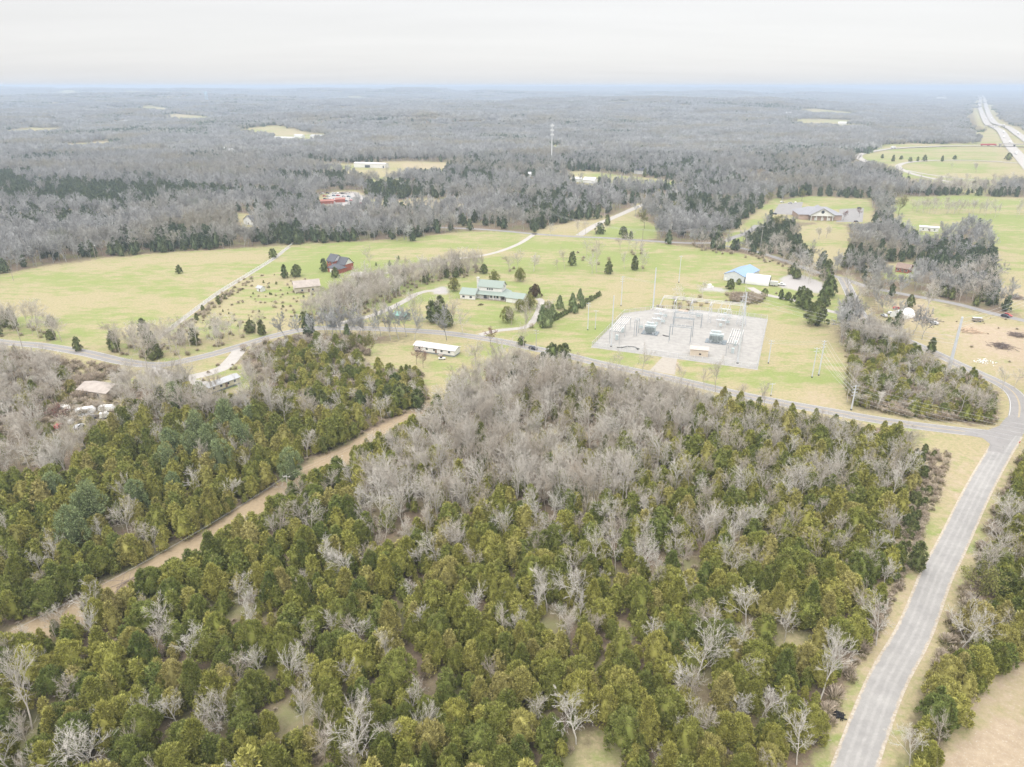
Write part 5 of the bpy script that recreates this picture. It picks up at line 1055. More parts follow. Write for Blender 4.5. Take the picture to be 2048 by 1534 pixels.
# ---- poles and wires
def top_z(base, py): 
    b_ = (767 - py) / FPX; t = base.y / (CP + b_ * SP); return H + t * (-SP + b_ * CP)
POLES = {}
def pole(key, base, top, label, r=.15, mat=None, arms=1, name='utility_pole', lamp=False, group=None):
    A = G(*base); h = top_z(A, top[1]); lean = (GZ(top[0], top[1], h).x - A.x) if abs(top[0] - base[0]) > 3 else 0; lean = max(-.06 * h, min(.06 * h, lean)) * 0
    rz_ = rw.uniform(-.3, .3); t = thing(name, label, 'lamp' if lamp else 'pole', A, rz_, group)
    MB().tube((0,0,0), (0,0,h), r * 1.25, r * .75, 8).build('shaft', mat or M_WOODP, t)
    for k in range(arms):
        z_ = h - .5 - k * 1.3; MB().box(-1.2, 1.2, -.06, .06, z_, z_+.14).build('crossarm', mat or M_WOODP, t)
        for x_ in (-1.1, -.4, 1.1): MB().tube((x_,0,z_+.14), (x_,0,z_+.45), .07, n=6).build('insulator', M_INS, t)
    if lamp: MB().tube((0,0,h-.2), (1.1,0,h+.2), .05).build('arm', M_STEEL, t); MB().tube((1.1,0,h-.1), (1.1,0,h+.3), .38, .2, 10).build('lamp_head', M_WHITEV, t)
    MB().tube((0,0,0), (0,0,.5), r*1.5, r*1.4, 8).build('base', M_BLK if mat is M_STEEL else (mat or M_WOODP), t)
    POLES[key] = Vector((A.x, A.y, A.z + h)); return t
pole('cut', (579,998), (570,951), 'pale utility pole standing on the brown cleared strip', .17, M_CONC)
pole('field', (192,519), (188,491), 'utility pole with lamp at the far edge of the left pasture', .16, arms=0, lamp=True)
pole('fieldl', (27,561), (19,532), 'thin grey pole on the left pasture border', .12, arms=0); pole('road_a', (780,663), (779,626), 'wooden utility pole by the county road opposite the teal shed', .16)
pole('road_b', (1072,702), (1072,660), 'pale utility pole where the county road passes the wood', .16, M_CONC, arms=2); pole('road_c', (47,702), (41,672), 'small leaning pole beside the left end of the county road', .13, arms=0)
pole('lampyard', (1610,558), (1614,536), 'yard lamp on a pole by the gravel lot', .12, arms=0, lamp=True)
def z6(x, y): return (1140 + x / 3.531, 500 + y / 3.531)
pole('p1', z6(125,565), z6(130,372), 'grey steel pole left of the evergreens beside the substation', .2, M_STEEL, 2); pole('p2', z6(178,560), z6(178,425), 'short grey steel pole left of the substation yard', .16, M_STEEL)
pole('p3', z6(360,395), z6(372,185), 'tall grey steel pole on the tan slope behind the substation', .24, M_STEEL, 3); pole('p4', z6(290,682), z6(313,322), 'tall steel pole inside the left corner of the substation', .3, M_STEEL, 0)
pole('p5', z6(585,420), z6(605,125), 'very tall steel mast at the back left of the substation', .36, M_STEEL, 0, lamp=False); pole('p6', z6(768,230), z6(780,40), 'steel pole pair standing on the green pasture', .22, M_STEEL, 1)
pole('p7', z6(1183,800), z6(1250,300), 'tallest steel mast at the front right of the substation', .36, M_STEEL, 0); pole('p8', z6(1400,800), z6(1418,637), 'grey steel pole just outside the right fence of the substation', .22, M_STEEL, 2)
pole('p9', z6(1708,900), z6(1740,690), 'shorter of the two steel poles on the lawn right of the substation', .22, M_STEEL, 2); pole('p10', z6(1755,885), z6(1800,640), 'taller of the two steel poles on the lawn right of the substation', .26, M_STEEL, 3)
pole('p11', z6(1985,1130), z6(2012,955), 'steel pole at the lawn corner beside the county road', .26, M_STEEL, 4); pole('p12', z6(1418,1030), z6(1425,940), 'short grey pole behind the bare roadside trees', .13, M_STEEL)
pole('big', (1897,742), (1924,634), 'thick tall steel pole beside the bare tan lot', .62, M_STEEL, 0)
for i, (a, b) in enumerate([((870,383),(869,368)),((985,408),(985,393)),((1085,440),(1085,420)),((1191,470),(1191,448)),((1285,480),(1285,458)),((1389,485),(1390,458)),((1490,503),(1492,460)),((1520,500),(1521,452)),((700,373),(700,360))]):
    pole('d%d' % i, a, b, ['wooden pole in the woods left of the tan patch','wooden pole above the leafless woods','third wooden pole down the distant power line','wooden pole at the fork of the far roads','wooden pole on the grass by the far crossroad','pole beside the hedge on the far road','tall pale pole at the avenue bend','taller pale pole beside the avenue bend','faint pole near the salvage yard'][i], .18, M_CONC if i > 5 else None, 1)
M_WIRE = worn('aluminium_wire', (.50,.50,.50), .05, 1, .5, .4)
def wire(a, b, sag, label, r=.035, group='power lines'):
    q = MB(); n_ = 14; pts = []
    for k in range(n_ + 1): t = k / n_; p = a.lerp(b, t) - a; p.z -= sag * 4 * t * (1 - t); pts.append(p)
    for u, v in zip(pts[:-1], pts[1:]): q.tube(u, v, r, n=4, cap=False)
    o = q.build('power_line', M_WIRE, None, a); tag(o, label, 'power line', group); return o
def wires(a, b, n_, sag, label, sp=1.1, dz=0.0, r=.035):
    d = (b - a); s = Vector((d.y, -d.x, 0)).normalized()
    for k in range(n_):
        off = s * sp * (k - (n_ - 1) / 2); o_ = Vector((0, 0, -dz * k)); wire(a + off + o_, b + off + o_, sag, label % ['first', 'second', 'third', 'fourth', 'fifth'][k], r)
wires(POLES['p10'], POLES['p11'], 4, 1.0, '%s wire from the taller lawn pole to the corner pole', .9, .9)
wires(POLES['p9'], POLES['p11'] - Vector((0,0,3)), 3, 1.0, '%s wire from the shorter lawn pole to the corner pole', .9, .6)
E1 = GZ(2120, 862, 15); wires(POLES['p11'], E1, 5, 1.4, '%s wire across the roadside copse to the right edge', .25, 1.5)
wires(POLES['p8'], POLES['p10'], 3, .6, '%s wire between the fence pole and the taller lawn pole', .8, .5); wires(POLES['p7'] - Vector((0,0,14)), POLES['p8'], 3, .6, '%s wire leaving the substation for the fence pole', .8, .5)
BG = POLES['big']; wires(GZ(*z6(1262,318), 17), BG - Vector((0,0,9)), 3, 2.5, '%s long wire from the substation to the thick steel pole', .5, 1.6, .045)
wires(BG - Vector((0,0,1)), GZ(2130, 560, 22), 3, 2.0, '%s wire from the thick steel pole to the upper right', .5, 1.6, .045)
C0 = POLES['cut']; wires(C0, GZ(-60, 1300, 8.5), 2, 2.0, '%s wire along the brown strip to the lower left', .8, .4, .012); wires(C0, GZ(870, 800, 9), 2, 1.6, '%s wire along the brown strip to the upper right', .8, .4, .012)
for a, b in (('d8','d0'),('d0','d1'),('d1','d2'),('d2','d3'),('d3','d4'),('d4','d5'),('d5','d6')): wires(POLES[a], POLES[b], 3, 1.2, '%s wire ' + 'of the far line span from pole %s to pole %s' % (a[1:], b[1:]), .9, .4, .05)
wires(POLES['p3'], POLES['p5'] - Vector((0,0,8)), 2, .5, '%s wire between the slope pole and the back mast', .8, .4); wires(POLES['road_a'], POLES['road_b'], 2, 1, '%s wire along the county road past the farmhouse', .8, .4, .025)
# ---- substation
def GZ6(x, y, z=0): return GZ(*z6(x, y), z)
def perim(name, label, px, cat='fence', h=2.4):
    ps_ = [GZ(*p) for p in px]; r = thing(name, label, cat, ps_[0])
    fm, n, l, b = newmat('chain_link', .6, .3, .0); b.inputs['Base Color'].default_value = (.45,.46,.47,1); tr = n.new('ShaderNodeBsdfTransparent'); mx = n.new('ShaderNodeMixShader'); mx.inputs[0].default_value = .22
    l.new(tr.outputs[0], mx.inputs[1]); l.new(b.outputs[0], mx.inputs[2]); l.new(mx.outputs[0], n['Material Output'].inputs[0])
    pm = None
    for a, b_ in zip(ps_, ps_[1:] + ps_[:1]):
        a2, b2 = a - ps_[0], b_ - ps_[0]; d = b2 - a2; n_ = max(1, int(d.length / 3.2)); s = Vector((d.y, -d.x, 0)).normalized() * .02
        q = MB(); q.add([a2, b2, b2 + Vector((0,0,h)), a2 + Vector((0,0,h))], [(0,1,2,3)]); q.build('mesh_panel', fm, r)
        MB().tube(a2 + Vector((0,0,h)), b2 + Vector((0,0,h)), .04, n=5).build('top_rail', M_STEEL, r)
        for k in range(n_):
            p = a2.lerp(b2, k / n_)
            if pm is None: pm = MB().tube((0,0,0), (0,0,h+.15), .06, n=6).build('post', M_STEEL, r, p)
            else: c = pm.copy(); COL.objects.link(c); c.location = p
    return r
perim('chain_link_fence', 'chain link fence around the grey substation yard', [(1184,693),(1249,627.5),(1321,618.5),(1400,621.5),(1534,639),(1513,738),(1420,725),(1356,717),(1322,711.5),(1312,710)])
sg_ = 'steel structures of the substation'
# high bus: three tubes on lattice columns
def column(p, h, label):
    t = thing('bus_column', label, 'steel column', (p.x, p.y, 0), rzb, sg_); q = MB()
    for x_ in (-.8, .8):
        for y_ in (-.5, .5): q.tube((x_, y_, 0), (x_ * .6, y_, h), .08, n=5)
    for k in range(6):
        z0_, z1_ = h * k / 6, h * (k + 1) / 6; s_ = 1 if k % 2 else -1
        for y_ in (-.5, .5): q.tube((-.75 * s_, y_, z0_), (.75 * s_, y_, z1_), .04, n=4)
    q.build('lattice', M_STEEL, t); MB().box(-.2, .2, -2.9, 2.9, h, h+.2).build('crossbeam', M_STEEL, t)
    for y_ in (-2.5, 0, 2.5): MB().tube((0,y_,h+.2), (0,y_,h+1.5), .16, .10, 8).build('insulator', M_INS, t)
    MB().box(-1, 1, -.7, .7, 0, .15).build('footing', M_CONC, t)
a0, a1 = GZ6(660,343,11), GZ6(1240,402,11); rzb = math.atan2((a1 - a0).y, (a1 - a0).x); Lb = (a1 - a0).length
for i, (f, lb_) in enumerate([(.155,'first lattice column under the long white bus tubes, counted from the left'),(.36,'second lattice column under the long white bus tubes, counted from the left'),(.59,'third lattice column under the long white bus tubes, counted from the left'),(.98,'rightmost lattice column under the long white bus tubes')]):
    column(a0.lerp(a1, f), 10.6 if i != 2 else 10.6, lb_)
M_BUS = worn('white_bus_tube', (.60,.59,.58), .05, 1, .4)
yv = Vector((-math.sin(rzb), math.cos(rzb), 0))
for k, nm in enumerate(('front', 'middle', 'back')):
    q = MB(); q.tube((0,0,0), (Lb,0,0), .15, n=8)
    for f in (.0, .62, .72, .82): q.tube((Lb*f+.1,0,0), (Lb*f-1.5,-1.0,-5.2), .12, n=5)
    o = q.build('bus_tube', M_BUS, None, a0 + yv * (k - 1) * 2.5 + Vector((0,0,1.2))); o.rotation_euler = (0,0,rzb); tag(o, nm + ' one of the three long white bus tubes above the substation', 'bus tube', 'long white bus tubes of the substation')
a2_, a3_ = GZ6(575,412,6.3), GZ6(1240,480,6.3); L2 = (a3_ - a2_).length
for k, nm in enumerate(('front', 'middle', 'back')):
    q = MB(); q.tube((0,0,0), (L2,0,0), .13, n=8); o = q.build('bus_tube', M_BUS, None, a2_ + yv * (k - 1) * 2.0); o.rotation_euler = (0,0,math.atan2((a3_-a2_).y,(a3_-a2_).x)); tag(o, nm + ' one of the three lower bus tubes behind the transformers', 'bus tube', 'lower bus tubes of the substation')
def portal(a, b, h, label, two=1.6):
    t = thing('portal_frame', label, 'steel frame', (a.x, a.y, 0), math.atan2((b-a).y, (b-a).x), sg_); L_ = (b - a).length
    for x_ in (0, L_):
        for y_ in (0, two): MB().tube((x_, y_, 0), (x_, y_, h), .14, .12, 6).build('leg', M_STEELD, t); MB().box(x_-.4, x_+.4, y_-.4, y_+.4, 0, .12).build('footing', M_CONC, t)
    for y_ in (0, two): MB().box(-.3, L_+.3, y_-.12, y_+.12, h, h+.3).build('beam', M_STEELD, t)
    for k in range(3): MB().tube((L_*(.3+.2*k), two/2, h+.3), (L_*(.3+.2*k), two/2, h+1.3), .16, .1, 8).build('insulator', M_INS, t); 
    q = MB(); q.box(-.1,.1,0,two,h*.55,h*.55+.15); q.box(L_-.1,L_+.1,0,two,h*.55,h*.55+.15); q.build('brace', M_STEELD, t)
portal(GZ6(697,650), GZ6(846,665), 8.2, 'front steel portal frame in the middle of the substation', 2.6); portal(GZ6(720,600), GZ6(862,615), 9.2, 'second steel portal frame just behind the front one', 1.4)
portal(GZ6(730,530), GZ6(922,552), 7.0, 'low portal frame under the bus tubes at the back', 2.4); portal(GZ6(468,610), GZ6(483,588), 8.0, 'narrow steel frame beside the left transformer', 1.2)
def disconnect(p, label, rz_):
    t = thing('disconnect_switch', label, 'switch', (p.x, p.y, 0), rz_, 'switch stands between the bus tubes and the transformers')
    for x_ in (-2.2, 2.2): MB().tube((x_,0,0), (x_,0,4.2), .12, n=6).build('leg', M_STEEL, t)
    MB().box(-2.8, 2.8, -.5, .5, 4.2, 4.45).build('platform', M_STEEL, t)
    for x_ in (-2.3, 0, 2.3): 
        MB().tube((x_,-.3,4.45), (x_,-.3,6.0), .17, .11, 8).build('insulator', M_INS, t)
        MB().tube((x_,-.3,6.0), (x_+.3,-1.6,7.4), .07, n=5).build('blade', M_BUS, t)
    MB().box(-.7, .7, -.35, .35, 1.0, 2.4).build('control_box', M_XF, t)
for i, (x_, y_, lb_) in enumerate([(640,470,'switch stand at the back of the left row, below the tall mast'),(625,505,'middle switch stand of the left row'),(610,540,'switch stand nearest the left transformer'),(1095,470,'switch stand at the back of the right row'),(1078,510,'middle switch stand of the right row'),(1062,550,'switch stand nearest the right transformer')]): disconnect(GZ6(x_, y_), lb_, rzb)
def breaker(p, label):
    t = thing('circuit_breaker', label, 'breaker', (p.x, p.y, 0), rzb, 'circuit breakers of the substation'); MB().box(-1.1,1.1,-.4,.4,.9,2.1).build('tank', M_XF, t)
    for x_ in (-.9,.9): MB().tube((x_,0,0),(x_,0,.9),.09,n=6).build('leg', M_STEEL, t)
    for x_ in (-.8,0,.8):
        for s_ in (-1,1): MB().tube((x_,s_*.2,2.1),(x_,s_*.95,4.1),.17,.09,8).build('bushing', M_INS, t)
for x_, y_, lb_ in [(655,520,'circuit breaker at the right foot of the left switch row'),(670,480,'circuit breaker behind the left switch row'),(1125,480,'circuit breaker at the back right of the yard'),(1110,525,'circuit breaker right of the right switch row'),(500,560,'circuit breaker left of the left transformer'),(905,480,'circuit breaker below the third lattice column')]: breaker(GZ6(x_, y_), lb_)
def transformer(p, label, s):
    t = thing('transformer', label, 'transformer', (p.x, p.y, 0), rzb)
    MB().box(-4.6*s, 4.6*s, -3.0, 3.4, .02, .35).build('pad', M_DKC_, t); q = MB().box(-3.0*s, 3.0*s, -1.1, 1.5, .35, 4.3).box(-3.1*s, 3.1*s, -1.2, 1.6, 4.3, 4.45); q.build('tank', M_XF, t)
    for k in range(5):
        q = MB()
        for j in range(6): q.box(-2.9*s+k*1.22*s+j*.16, -2.9*s+k*1.22*s+j*.16+.06, -2.3, -1.12, .7, 3.9)
        q.build('radiator', M_XF, t)
    MB().tube((-2.6*s, 1.0, 5.3), (1.8*s, 1.0, 5.3), .5, n=12).build('conservator', M_XF, t)
    for x_ in (-1.8, 0, 1.8): MB().tube((x_*s,0,4.45), (x_*s,-.3,6.3), .2, .09, 8).build('bushing', M_INS, t)
    for x_ in (-2.2, 2.2): MB().box(x_*s-.5, x_*s+.5, -2.9, -2.35, .4, 1.4).build('fan_box', M_STEELD, t)
transformer(GZ6(566,588), 'left transformer, smaller and grey, on a dark concrete pad', .9); transformer(GZ6(1030,650), 'right transformer, wider and paler, on a dark concrete pad', 1.1)
def rack(a, b, wdir, label, n_=6, h=6.2):
    t = thing('bus_rack', label, 'steel rack', (a.x, a.y, 0), math.atan2((b-a).y, (b-a).x), sg_); L_ = (b - a).length
    for k in range(n_): MB().tube((-.5,k*wdir,h+.5), (L_+.5,k*wdir,h+.5), .15, n=6).build('pipe', M_BUS, t)
    for x_ in (.5, L_*.5, L_-.5):
        MB().box(x_-.1, x_+.1, -.3, wdir*(n_-1)+.3, h, h+.25).build('beam', M_STEELD, t)
        for y_ in (0, wdir*(n_-1)): MB().tube((x_,y_,0), (x_,y_,h), .11, n=6).build('leg', M_STEELD, t)
    for x_ in (L_*.25, L_*.75): MB().box(x_-.7, x_+.7, wdir*2, wdir*2+1.3, 0, 2.5).build('cabinet', M_XF, t)
rack(GZ6(345,665), GZ6(425,560), 1.0, 'steel rack of parallel pipes along the left fence'); rack(GZ6(1180,760), GZ6(1215,655), 1.05, 'steel rack of parallel pipes at the right of the yard')
A = GZ6(1207,530); af = thing('dead_end_tower', 'tapering lattice tower at the right end of the bus tubes', 'tower', A, rzb); q = MB()
for x_ in (-2.4, 2.4):
    for y_ in (-1.6, 1.6): q.tube((x_,y_,0), (x_*.25,y_*.3,17), .13, .09, 5)
for k in range(9):
    f0, f1 = 1 - .75*k/9, 1 - .75*(k+1)/9; z0_, z1_ = 17*k/9, 17*(k+1)/9
    for s_ in (-1, 1): q.tube((-2.4*f0*s_, -1.6*f0, z0_), (2.4*f1*s_, -1.6*f1, z1_), .05, n=4); q.tube((-2.4*f0*s_, 1.6*f0, z0_), (2.4*f1*s_, 1.6*f1, z1_), .05, n=4)
q.build('lattice', M_STEEL, af); MB().tube((0,0,16.8), (0,0,23), .12, .04, 6).build('spike', M_STEEL, af)
for z_ in (10.5, 13, 15.5): MB().box(-2.2, 2.2, -.1, .1, z_, z_+.2).build('crossarm', M_STEEL, af)
A, rz, L_ = frame(z6(846,747), z6(972,758)); hu = thing('control_hut', 'tan block control hut with flat grey edged roof in the substation', 'hut', A, rz)
MB().box(0, L_, 0, 5.0, 0, 3.2).build('wall', M_HUT, hu); MB().box(-.3, L_+.3, -.3, 5.3, 3.2, 3.45).build('roof', worn('pinkish_roof_gravel', (.50,.44,.39), .08, .8), hu); MB().box(L_*.5, L_*.62, -.06, .02, .9, 1.6).build('vent', M_BLK, hu); MB().box(1, 2.6, 1.5, 2.6, 3.45, 3.9).build('roof_unit', M_STEEL, hu)
def hose(px, label, r):
    pts_ = [GZ6(*p) for p in px]; q = MB(); o = pts_[0]
    for a, b in zip(pts_[:-1], pts_[1:]): q.tube(a - o + Vector((0,0,r)), b - o + Vector((0,0,r)), r, n=6)
    ob = q.build('cable_coil', M_BLK, None, o); tag(ob, label, 'cable')
hose([(330,690),(365,692),(400,684),(440,686),(465,690),(478,706),(488,700),(470,696)], 'black cable lying along the front fence of the substation', .22); hose([(655,603),(672,609),(700,612)], 'short black cable on the gravel near the left transformer', .22)
lp = thing('lumber_stack', 'stack of tan boards at the back fence of the substation', 'lumber', GZ6(765,432), rzb - .2)
for k in range(3): MB().box(0, 5.2, k*.7, k*.7+.6, 0, .5+.15*k).build('board', M_WOODL, lp)
wh = thing('equipment_box', 'small white equipment boxes on a gravel patch behind the substation', 'box', G(1416,577), .2); MB().box(0, 2.4, 0, 1.6, 0, 2.6).build('cabinet', M_WHITEV, wh); MB().box(2.8, 3.8, 0, 1, 0, 1.3).build('meter', M_WHITEV, wh)
for x_ in (640, 760): pass
# ---- vehicles
def car(name, label, loc, rz, colr, kind='car', group=None, parts=True):
    t = thing(name, label, 'truck' if kind in ('pickup', 'semi') else 'car', loc, rz, group)
    m = PAINT[colr]
    if kind == 'semi':
        MB().box(-8, 5.2, -1.3, 1.3, 1.2, 4.1).build('trailer', PAINT['white'] if colr != 'red' else m, t); q = MB(); q.prism([(5.6,.6),(8.6,.6),(8.6,1.9),(7.6,2.2),(7.2,3.6),(5.6,3.7)], -1.2, 1.2, 'y'); q.build('cab', m, t)
        for x_ in (-6.5, -5.2, 5.9, 7.9): MB().tube((x_,-1.25,.5), (x_,1.25,.5), .5, n=10).build('wheel', M_BLK, t)
        return t
    q = MB()
    if kind == 'pickup':
        q.prism([(-2.8,.55),(2.75,.55),(2.8,.95),(1.55,1.15),(-.7,1.2),(-2.8,1.2)], -.95, .95, 'y'); q.build('body', m, t); g = MB(); g.prism([(-.75,1.18),(1.5,1.16),(.75,1.85),(-.6,1.88)], -.86, .86, 'y'); g.build('cabin', m, t)
        MB().prism([(-.6,1.28),(1.2,1.26),(.68,1.76),(-.5,1.79)], -.875, .875, 'y').build('window', M_GLASS, t); wx = (-1.75, 1.75)
    else:
        q.prism([(-2.2,.4),(2.2,.4),(2.25,.8),(1.3,1.0),(-2.1,1.08),(-2.25,.9)], -.88, .88, 'y'); q.build('body', m, t); g = MB(); g.prism([(-2.0,1.0),(1.15,.98),(.4,1.5),(-1.55,1.55)], -.76, .76, 'y'); g.build('roof', m, t)
        MB().prism([(-1.8,1.08),(.9,1.06),(.33,1.43),(-1.45,1.47)], -.775, .775, 'y').build('window', M_GLASS, t); wx = (-1.4, 1.4)
    for x_ in wx:
        for y_ in (-.9, .7): MB().tube((x_,y_,.36), (x_,y_+.2,.36), .36, n=12).build('wheel', M_BLK, t)
    s_ = 2.8 if kind == 'pickup' else 2.22
    for y_ in (-.65, .45): MB().box(s_-.02, s_+.05, y_, y_+.25, .68, .84).build('headlight', M_INS, t); MB().box(-s_-.06, -s_+.02, y_, y_+.22, .75, .95).build('taillight', PAINT['red'], t)
    return t
def on_road(px, key, off=0.0):
    p = GZ(*px); pts, _ = ROADS[key]; i = min(range(1, len(pts)), key=lambda k: (pts[k] - p).length); d = (pts[i] - pts[i-1]).normalized(); q = pts[i] + Vector((d.y, -d.x, 0)) * off; q.z = float(hh(q.x, q.y)) + .06; return q, math.atan2(d.y, d.x)
q_, r_ = on_road((667,655.5), 'county', -1.6); car('parked_car', 'slate blue car on the county road near the farm driveway', q_, r_ + math.pi, 'blue')
q_, r_ = on_road((1078,698), 'county', 1.4); car('dark_car', 'dark car on the county road beside the pale utility pole', q_, r_, 'dark')
car('pickup_truck', 'white pickup truck parked outside the open white arch', G(1562,571), -.35, 'white', 'pickup')
q_, r_ = on_road((2006,631), 'eastroad', -1.3); car('red_car', 'red car on the road behind the tan lot', q_, r_, 'red'); q_, r_ = on_road((2021,634.5), 'eastroad', 1.3); car('dark_sedan', 'dark car just behind the red car on the right road', q_, r_, 'dark')
bt = thing('box_trailer', 'box trailer with slatted sides under the mouth of the arch', 'trailer', G(1548,572), -.35); MB().box(-2.6, 2.2, -1.1, 1.1, .7, 3.2).build('box', M_ALU, bt); [MB().tube((x_,-1.1,.4), (x_,1.1,.4), .4, n=10).build('wheel', M_BLK, bt) for x_ in (-1, .2)]
for px, cl, lb_ in [((1564,405),'white','white van at the left edge of the church lot'),((1580,407),'silver','silver car in the upper part of the church lot'),((1591,406),'white','white car beside the church shed'),((1549,429),'dark','dark car at the near corner of the left church lot'),((1712,444),'dark','dark car in the right church lot'),((1718,417),'dark','dark car at the far side of the right church lot'),
                    ((143,845),'white','white car among the junk behind the left trees'),((158,856),'silver','grey car next to the white one in the left yard'),((188,838),'dark','dark car in the junk yard at lower left'),((118,855),'red','rusty reddish car at the edge of the left yard'),((1782,628),'white','white car in the cluttered lot beyond the curve'),((1768,633),'silver','silver car by the road above the copse'),((1793,618),'red','rust red wreck in the cluttered lot'),((1868,648),'silver','silver wreck by the big bare tree')]:
    car('parked_car', lb_, G(*px), rw.uniform(0, 3), cl, group='cars parked in yards and lots')
cols = ['white','red','dark','silver','white','blue']; n_s = 0
for iy, yy in enumerate((388, 393, 398, 403)):
    for ix in range(6):
        px = (646 + ix * 10 + iy * 2 + rw.uniform(-2, 2), yy + rw.uniform(-1, 1)); q_ = G(*px); cl = cols[(ix * 2 + iy) % 6]; n_s += 1
        car('salvage_car', '%s car, number %d along row %d of the salvage yard' % (cl, ix + 1, iy + 1), q_, rw.uniform(-.4, .4), cl, group='cars standing in the salvage yard')
simple_house('salvage_shed', 'long red roofed shed at the front of the salvage yard', 'shed', (641,409), (668,408), 9, 3.2, 4.4, M_BRICK, M_REDR, wins=0, door=False); simple_house('salvage_office', 'shorter red roofed shed right of the long one', 'shed', (671,405), (690,404.5), 8, 3.2, 4.4, M_BRICK, M_REDR, wins=0, door=False)
q_ = G(721,408); car('red_truck', 'red pickup beside the salvage yard lane', q_, .5, 'red', 'pickup')
for px, cl, key, off, lb_ in [((1977,240),'white','freeway',-3,'white truck on the freeway just short of the bridge'),((1990,256),'white','freeway',3,'white truck on the near carriageway below the bridge'),((2003,266),'white','freeway',-3,'pale truck on the near carriageway, middle of the line'),((2010,277),'white','freeway',3,'pale truck on the near carriageway above the overpass'),((2018,287),'white','freeway',-3,'white truck close to the overpass'),((2034,310),'white','freeway',3,'white truck below the overpass'),
                              ((1963,215),'white','freeway',0,'truck far up the freeway'),((1984,240),'white','freeway_back',0,'truck on the far carriageway above the bridge'),((2010,253),'white','freeway_back',3,'truck on the far carriageway right of the bridge'),((2038,270),'white','freeway_back',0,'white truck on the far carriageway at the right border'),((1785,298),'white','overpass_road',0,'white truck on the curving overpass road'),((1975,293),'red','overpass_road',2,'red truck nearing the overpass'),((1992,293),'red','overpass_road',-2,'second red truck on the overpass approach')]:
    p = G(*px); pts, _ = ROADS[key]; i = min(range(1, len(pts)), key=lambda k: (pts[k] - p).length); d = (pts[i] - pts[i-1]).normalized(); q_ = pts[i] + Vector((d.y, -d.x, 0)) * off; q_.z = float(hh(q_.x, q_.y)) + .6 + max(0, q_.length - 1250) * .0012
    car('semi_truck', lb_, q_, math.atan2(d.y, d.x), cl, 'semi', 'trucks on the freeway')
for px0, px1, lb_ in (((1997,293.5),(2060,295),'pale concrete bridge carrying the curving road over the freeway'), ((1968,255),(2010,256),'dark distant bridge over the freeway')):
    A, rz, L_ = frame(px0, px1); t = thing('bridge', lb_, 'bridge', A, rz); MB().box(0, L_, -7, 7, 5.2, 6.4).build('deck', M_CONC, t); MB().box(0, L_, -7.2, -7, 5.3, 7.4).build('parapet', M_CONC, t)
    for f in (.04, .5, .96): MB().box(L_*f-.8, L_*f+.8, -6, 6, 0, 5.2).build('pier', M_CONC, t)
# ---- small things
A = G(2035,897); st = thing('stop_sign', 'red stop sign on a post at the right side of the junction', 'sign', A, .5); MB().tube((0,0,0), (0,0,2.9), .05, n=6).build('post', M_STEEL, st); q = MB(); q.tube((0,-.04,2.6), (0,-.08,2.6), .45, n=8); q.build('sign_plate', worn('red_sign_face', (.60,.04,.03), .03, 1), st)
cu = bpy.data.curves.new('lettering', 'FONT'); cu.body = 'STOP'; cu.size = .32; cu.align_x = 'CENTER'; cu.align_y = 'CENTER'; cu.extrude = .004; to = bpy.data.objects.new('lettering', cu); COL.objects.link(to); lm = bpy.data.meshes.new_from_object(to); lm.materials.clear(); lm.materials.append(M_WHITEV); bpy.data.objects.remove(to); to = bpy.data.objects.new('lettering', lm); COL.objects.link(to); to.parent = st; to.location = (0,-.09,2.6); to.rotation_euler = (math.pi/2,0,0)
def heap(name, label, cat, px, n_, L_, spread, hgt, m, th=.09):
    A = G(*px); rs = np.random.RandomState(int(px[0])); q = MB()
    for k in range(n_):
        a_ = rs.uniform(0, 6.28); x_, y_ = rs.normal(size=2) * spread * .45; z_ = rs.uniform(.05, hgt) * math.exp(-(x_*x_+y_*y_)/(spread*spread)); l2_ = L_ * rs.uniform(.4, 1); d = Vector((math.cos(a_), math.sin(a_), rs.uniform(-.25, .25))) * l2_ / 2
        c = Vector((x_, y_, max(z_, .1 + abs(d.z)))); q.tube(c - d, c + d, th, th * .6, 5)
    o = q.build(name, m, None, A); tag(o, label, cat)
heap('brush_pile', 'brown brush pile in the middle of the tan lot', 'brush pile', (2004,694), 160, 5, 4.5, 2, M_BRUSH); heap('brush_pile', 'brush pile at the right border of the tan lot', 'brush pile', (2035,672), 120, 5, 4, 1.6, M_BRUSH); heap('brush_pile', 'grey brush heap beyond the road at the far right', 'brush pile', (2030,597), 120, 6, 5, 2, M_BRUSH)
heap('log_pile', 'scattered pale logs and boards beside the tan lot road', 'log pile', (1940,662), 60, 5, 5, .8, M_WOODL, .2); heap('stone_scatter', 'scattered white blocks low in the tan lot', 'debris', (1968,724), 40, .8, 5, .3, M_WHITEV, .25); heap('burnt_heap', 'black and orange burnt heap on the verge beside the lane', 'debris', (1677,1432), 60, 1.6, 1.0, .9, M_BLK, .12)
heap('branch_litter', 'fallen grey branches on the brown strip', 'branches', (250,1173), 14, 9, 2.5, .4, M_BRUSH, .07); heap('junk_heap', 'pale junk heap behind the left bare trees', 'junk', (170,828), 70, 2.4, 6, .8, M_ALU, .2); heap('junk_heap', 'mixed junk beside the white hoop tent', 'junk', (1850,640), 90, 3, 8, .8, M_WOODP, .22)
heap('junk_heap', 'salvage clutter behind the red roofed sheds', 'junk', (690,386), 80, 4, 10, 1.2, M_WOODP, .35)
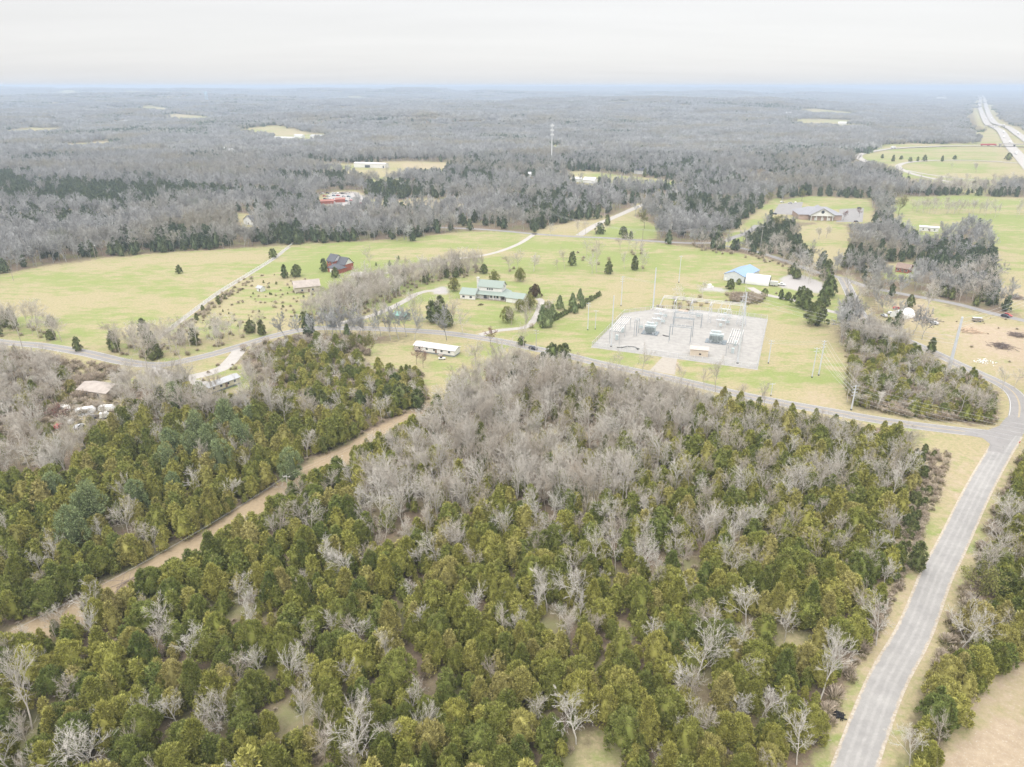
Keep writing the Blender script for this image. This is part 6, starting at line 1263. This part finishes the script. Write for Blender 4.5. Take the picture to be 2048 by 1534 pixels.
A = G(1953,643); tr_ = thing('farm_wagon', 'open farm wagon parked on the tan lot', 'wagon', A, -.2); MB().box(-2.2,2.2,-1,1,.7,.85).box(-2.2,2.2,-1,-.9,.85,1.5).box(-2.2,2.2,.9,1,.85,1.5).build('bed', M_WOODP, tr_); MB().box(-2.3,2.3,-1.1,1.1,2.2,2.3).build('canopy', M_ALU, tr_); [MB().tube((x_,y_,.85),(x_,y_,2.2),.05).build('post', M_WOODP, tr_) for x_ in (-2.1,2.1) for y_ in (-.9,.9)]; [MB().tube((x_,-1,.4),(x_,1,.4),.4,n=10).build('wheel', M_BLK, tr_) for x_ in (-1.4,1.4)]
A, rz, L_ = frame((1806,640), (1830,634)); ht = thing('hoop_tent', 'white hoop tent in the cluttered lot on the right', 'tent', A, rz); q = MB(); q.prism([(4 - 4*math.cos(math.pi*k/10), 4.2*math.sin(math.pi*k/10)) for k in range(11)], 0, L_, 'x'); q.build('cover', M_WHITEV, ht)
for px, lb_, L2_ in [((128,822),'white boat like hull under the left bare trees',5.5),((215,822),'white camper roof in the left yard',6),((172,826),'long pale tarp covered pile in the left yard',7),((210,836),'small white trailer in the left yard',3.5)]:
    t = thing('camper_trailer', lb_, 'trailer', G(*px), rw.uniform(-.3,.6)); q = MB(); q.prism([(-L2_/2,.6),(-L2_/2+.3,2.3),(L2_/2-.8,2.4),(L2_/2,1.2),(L2_/2,.6)], -1.1, 1.1, 'y'); q.build('body', M_WHITEV, t); [MB().tube((x_,-1,.35),(x_,1,.35),.35,n=10).build('wheel', M_BLK, t) for x_ in (-.5,.4)]
t = thing('garden_swing', 'white and black cart on the lawn in front of the mobile home', 'cart', G(884,719), .1); MB().box(-1.6,1.6,-.5,.5,.4,.9).build('bed', M_WHITEV, t); MB().box(-1.0,.2,-.4,.4,.9,1.4).build('load', M_BLK, t); [MB().tube((x_,-.5,.25),(x_,.5,.25),.25,n=8).build('wheel', M_BLK, t) for x_ in (-1.2,1.2)]
for i, p in enumerate([(1015,617),(962,610)]):
    heap('garden_bed', ['low shrub bed right of the farmhouse porch','low shrub bed left of the farmhouse porch'][i], 'garden bed', p, 60, .8, 1.6, .9, M_MAG, .12)
# ------------------------------------------------------------------ air
hz = MB().box(-33000, 33000, -300, 43000, -12, 132).build('haze', bpy.data.materials.new('haze_air')); tag(hz, 'thin blue haze lying over the land', kind='stuff')
hm = hz.data.materials[0]; hm.use_nodes = True; n = hm.node_tree.nodes; n.clear(); ho = n.new('ShaderNodeOutputMaterial'); pv = n.new('ShaderNodeVolumePrincipled')
pv.inputs['Density'].default_value = 1.75e-4; pv.inputs['Color'].default_value = (.64, .76, .92, 1); pv.inputs['Density Attribute'].default_value = ''; pv.inputs['Anisotropy'].default_value = 0.2
hm.node_tree.links.new(pv.outputs[0], ho.inputs['Volume'])
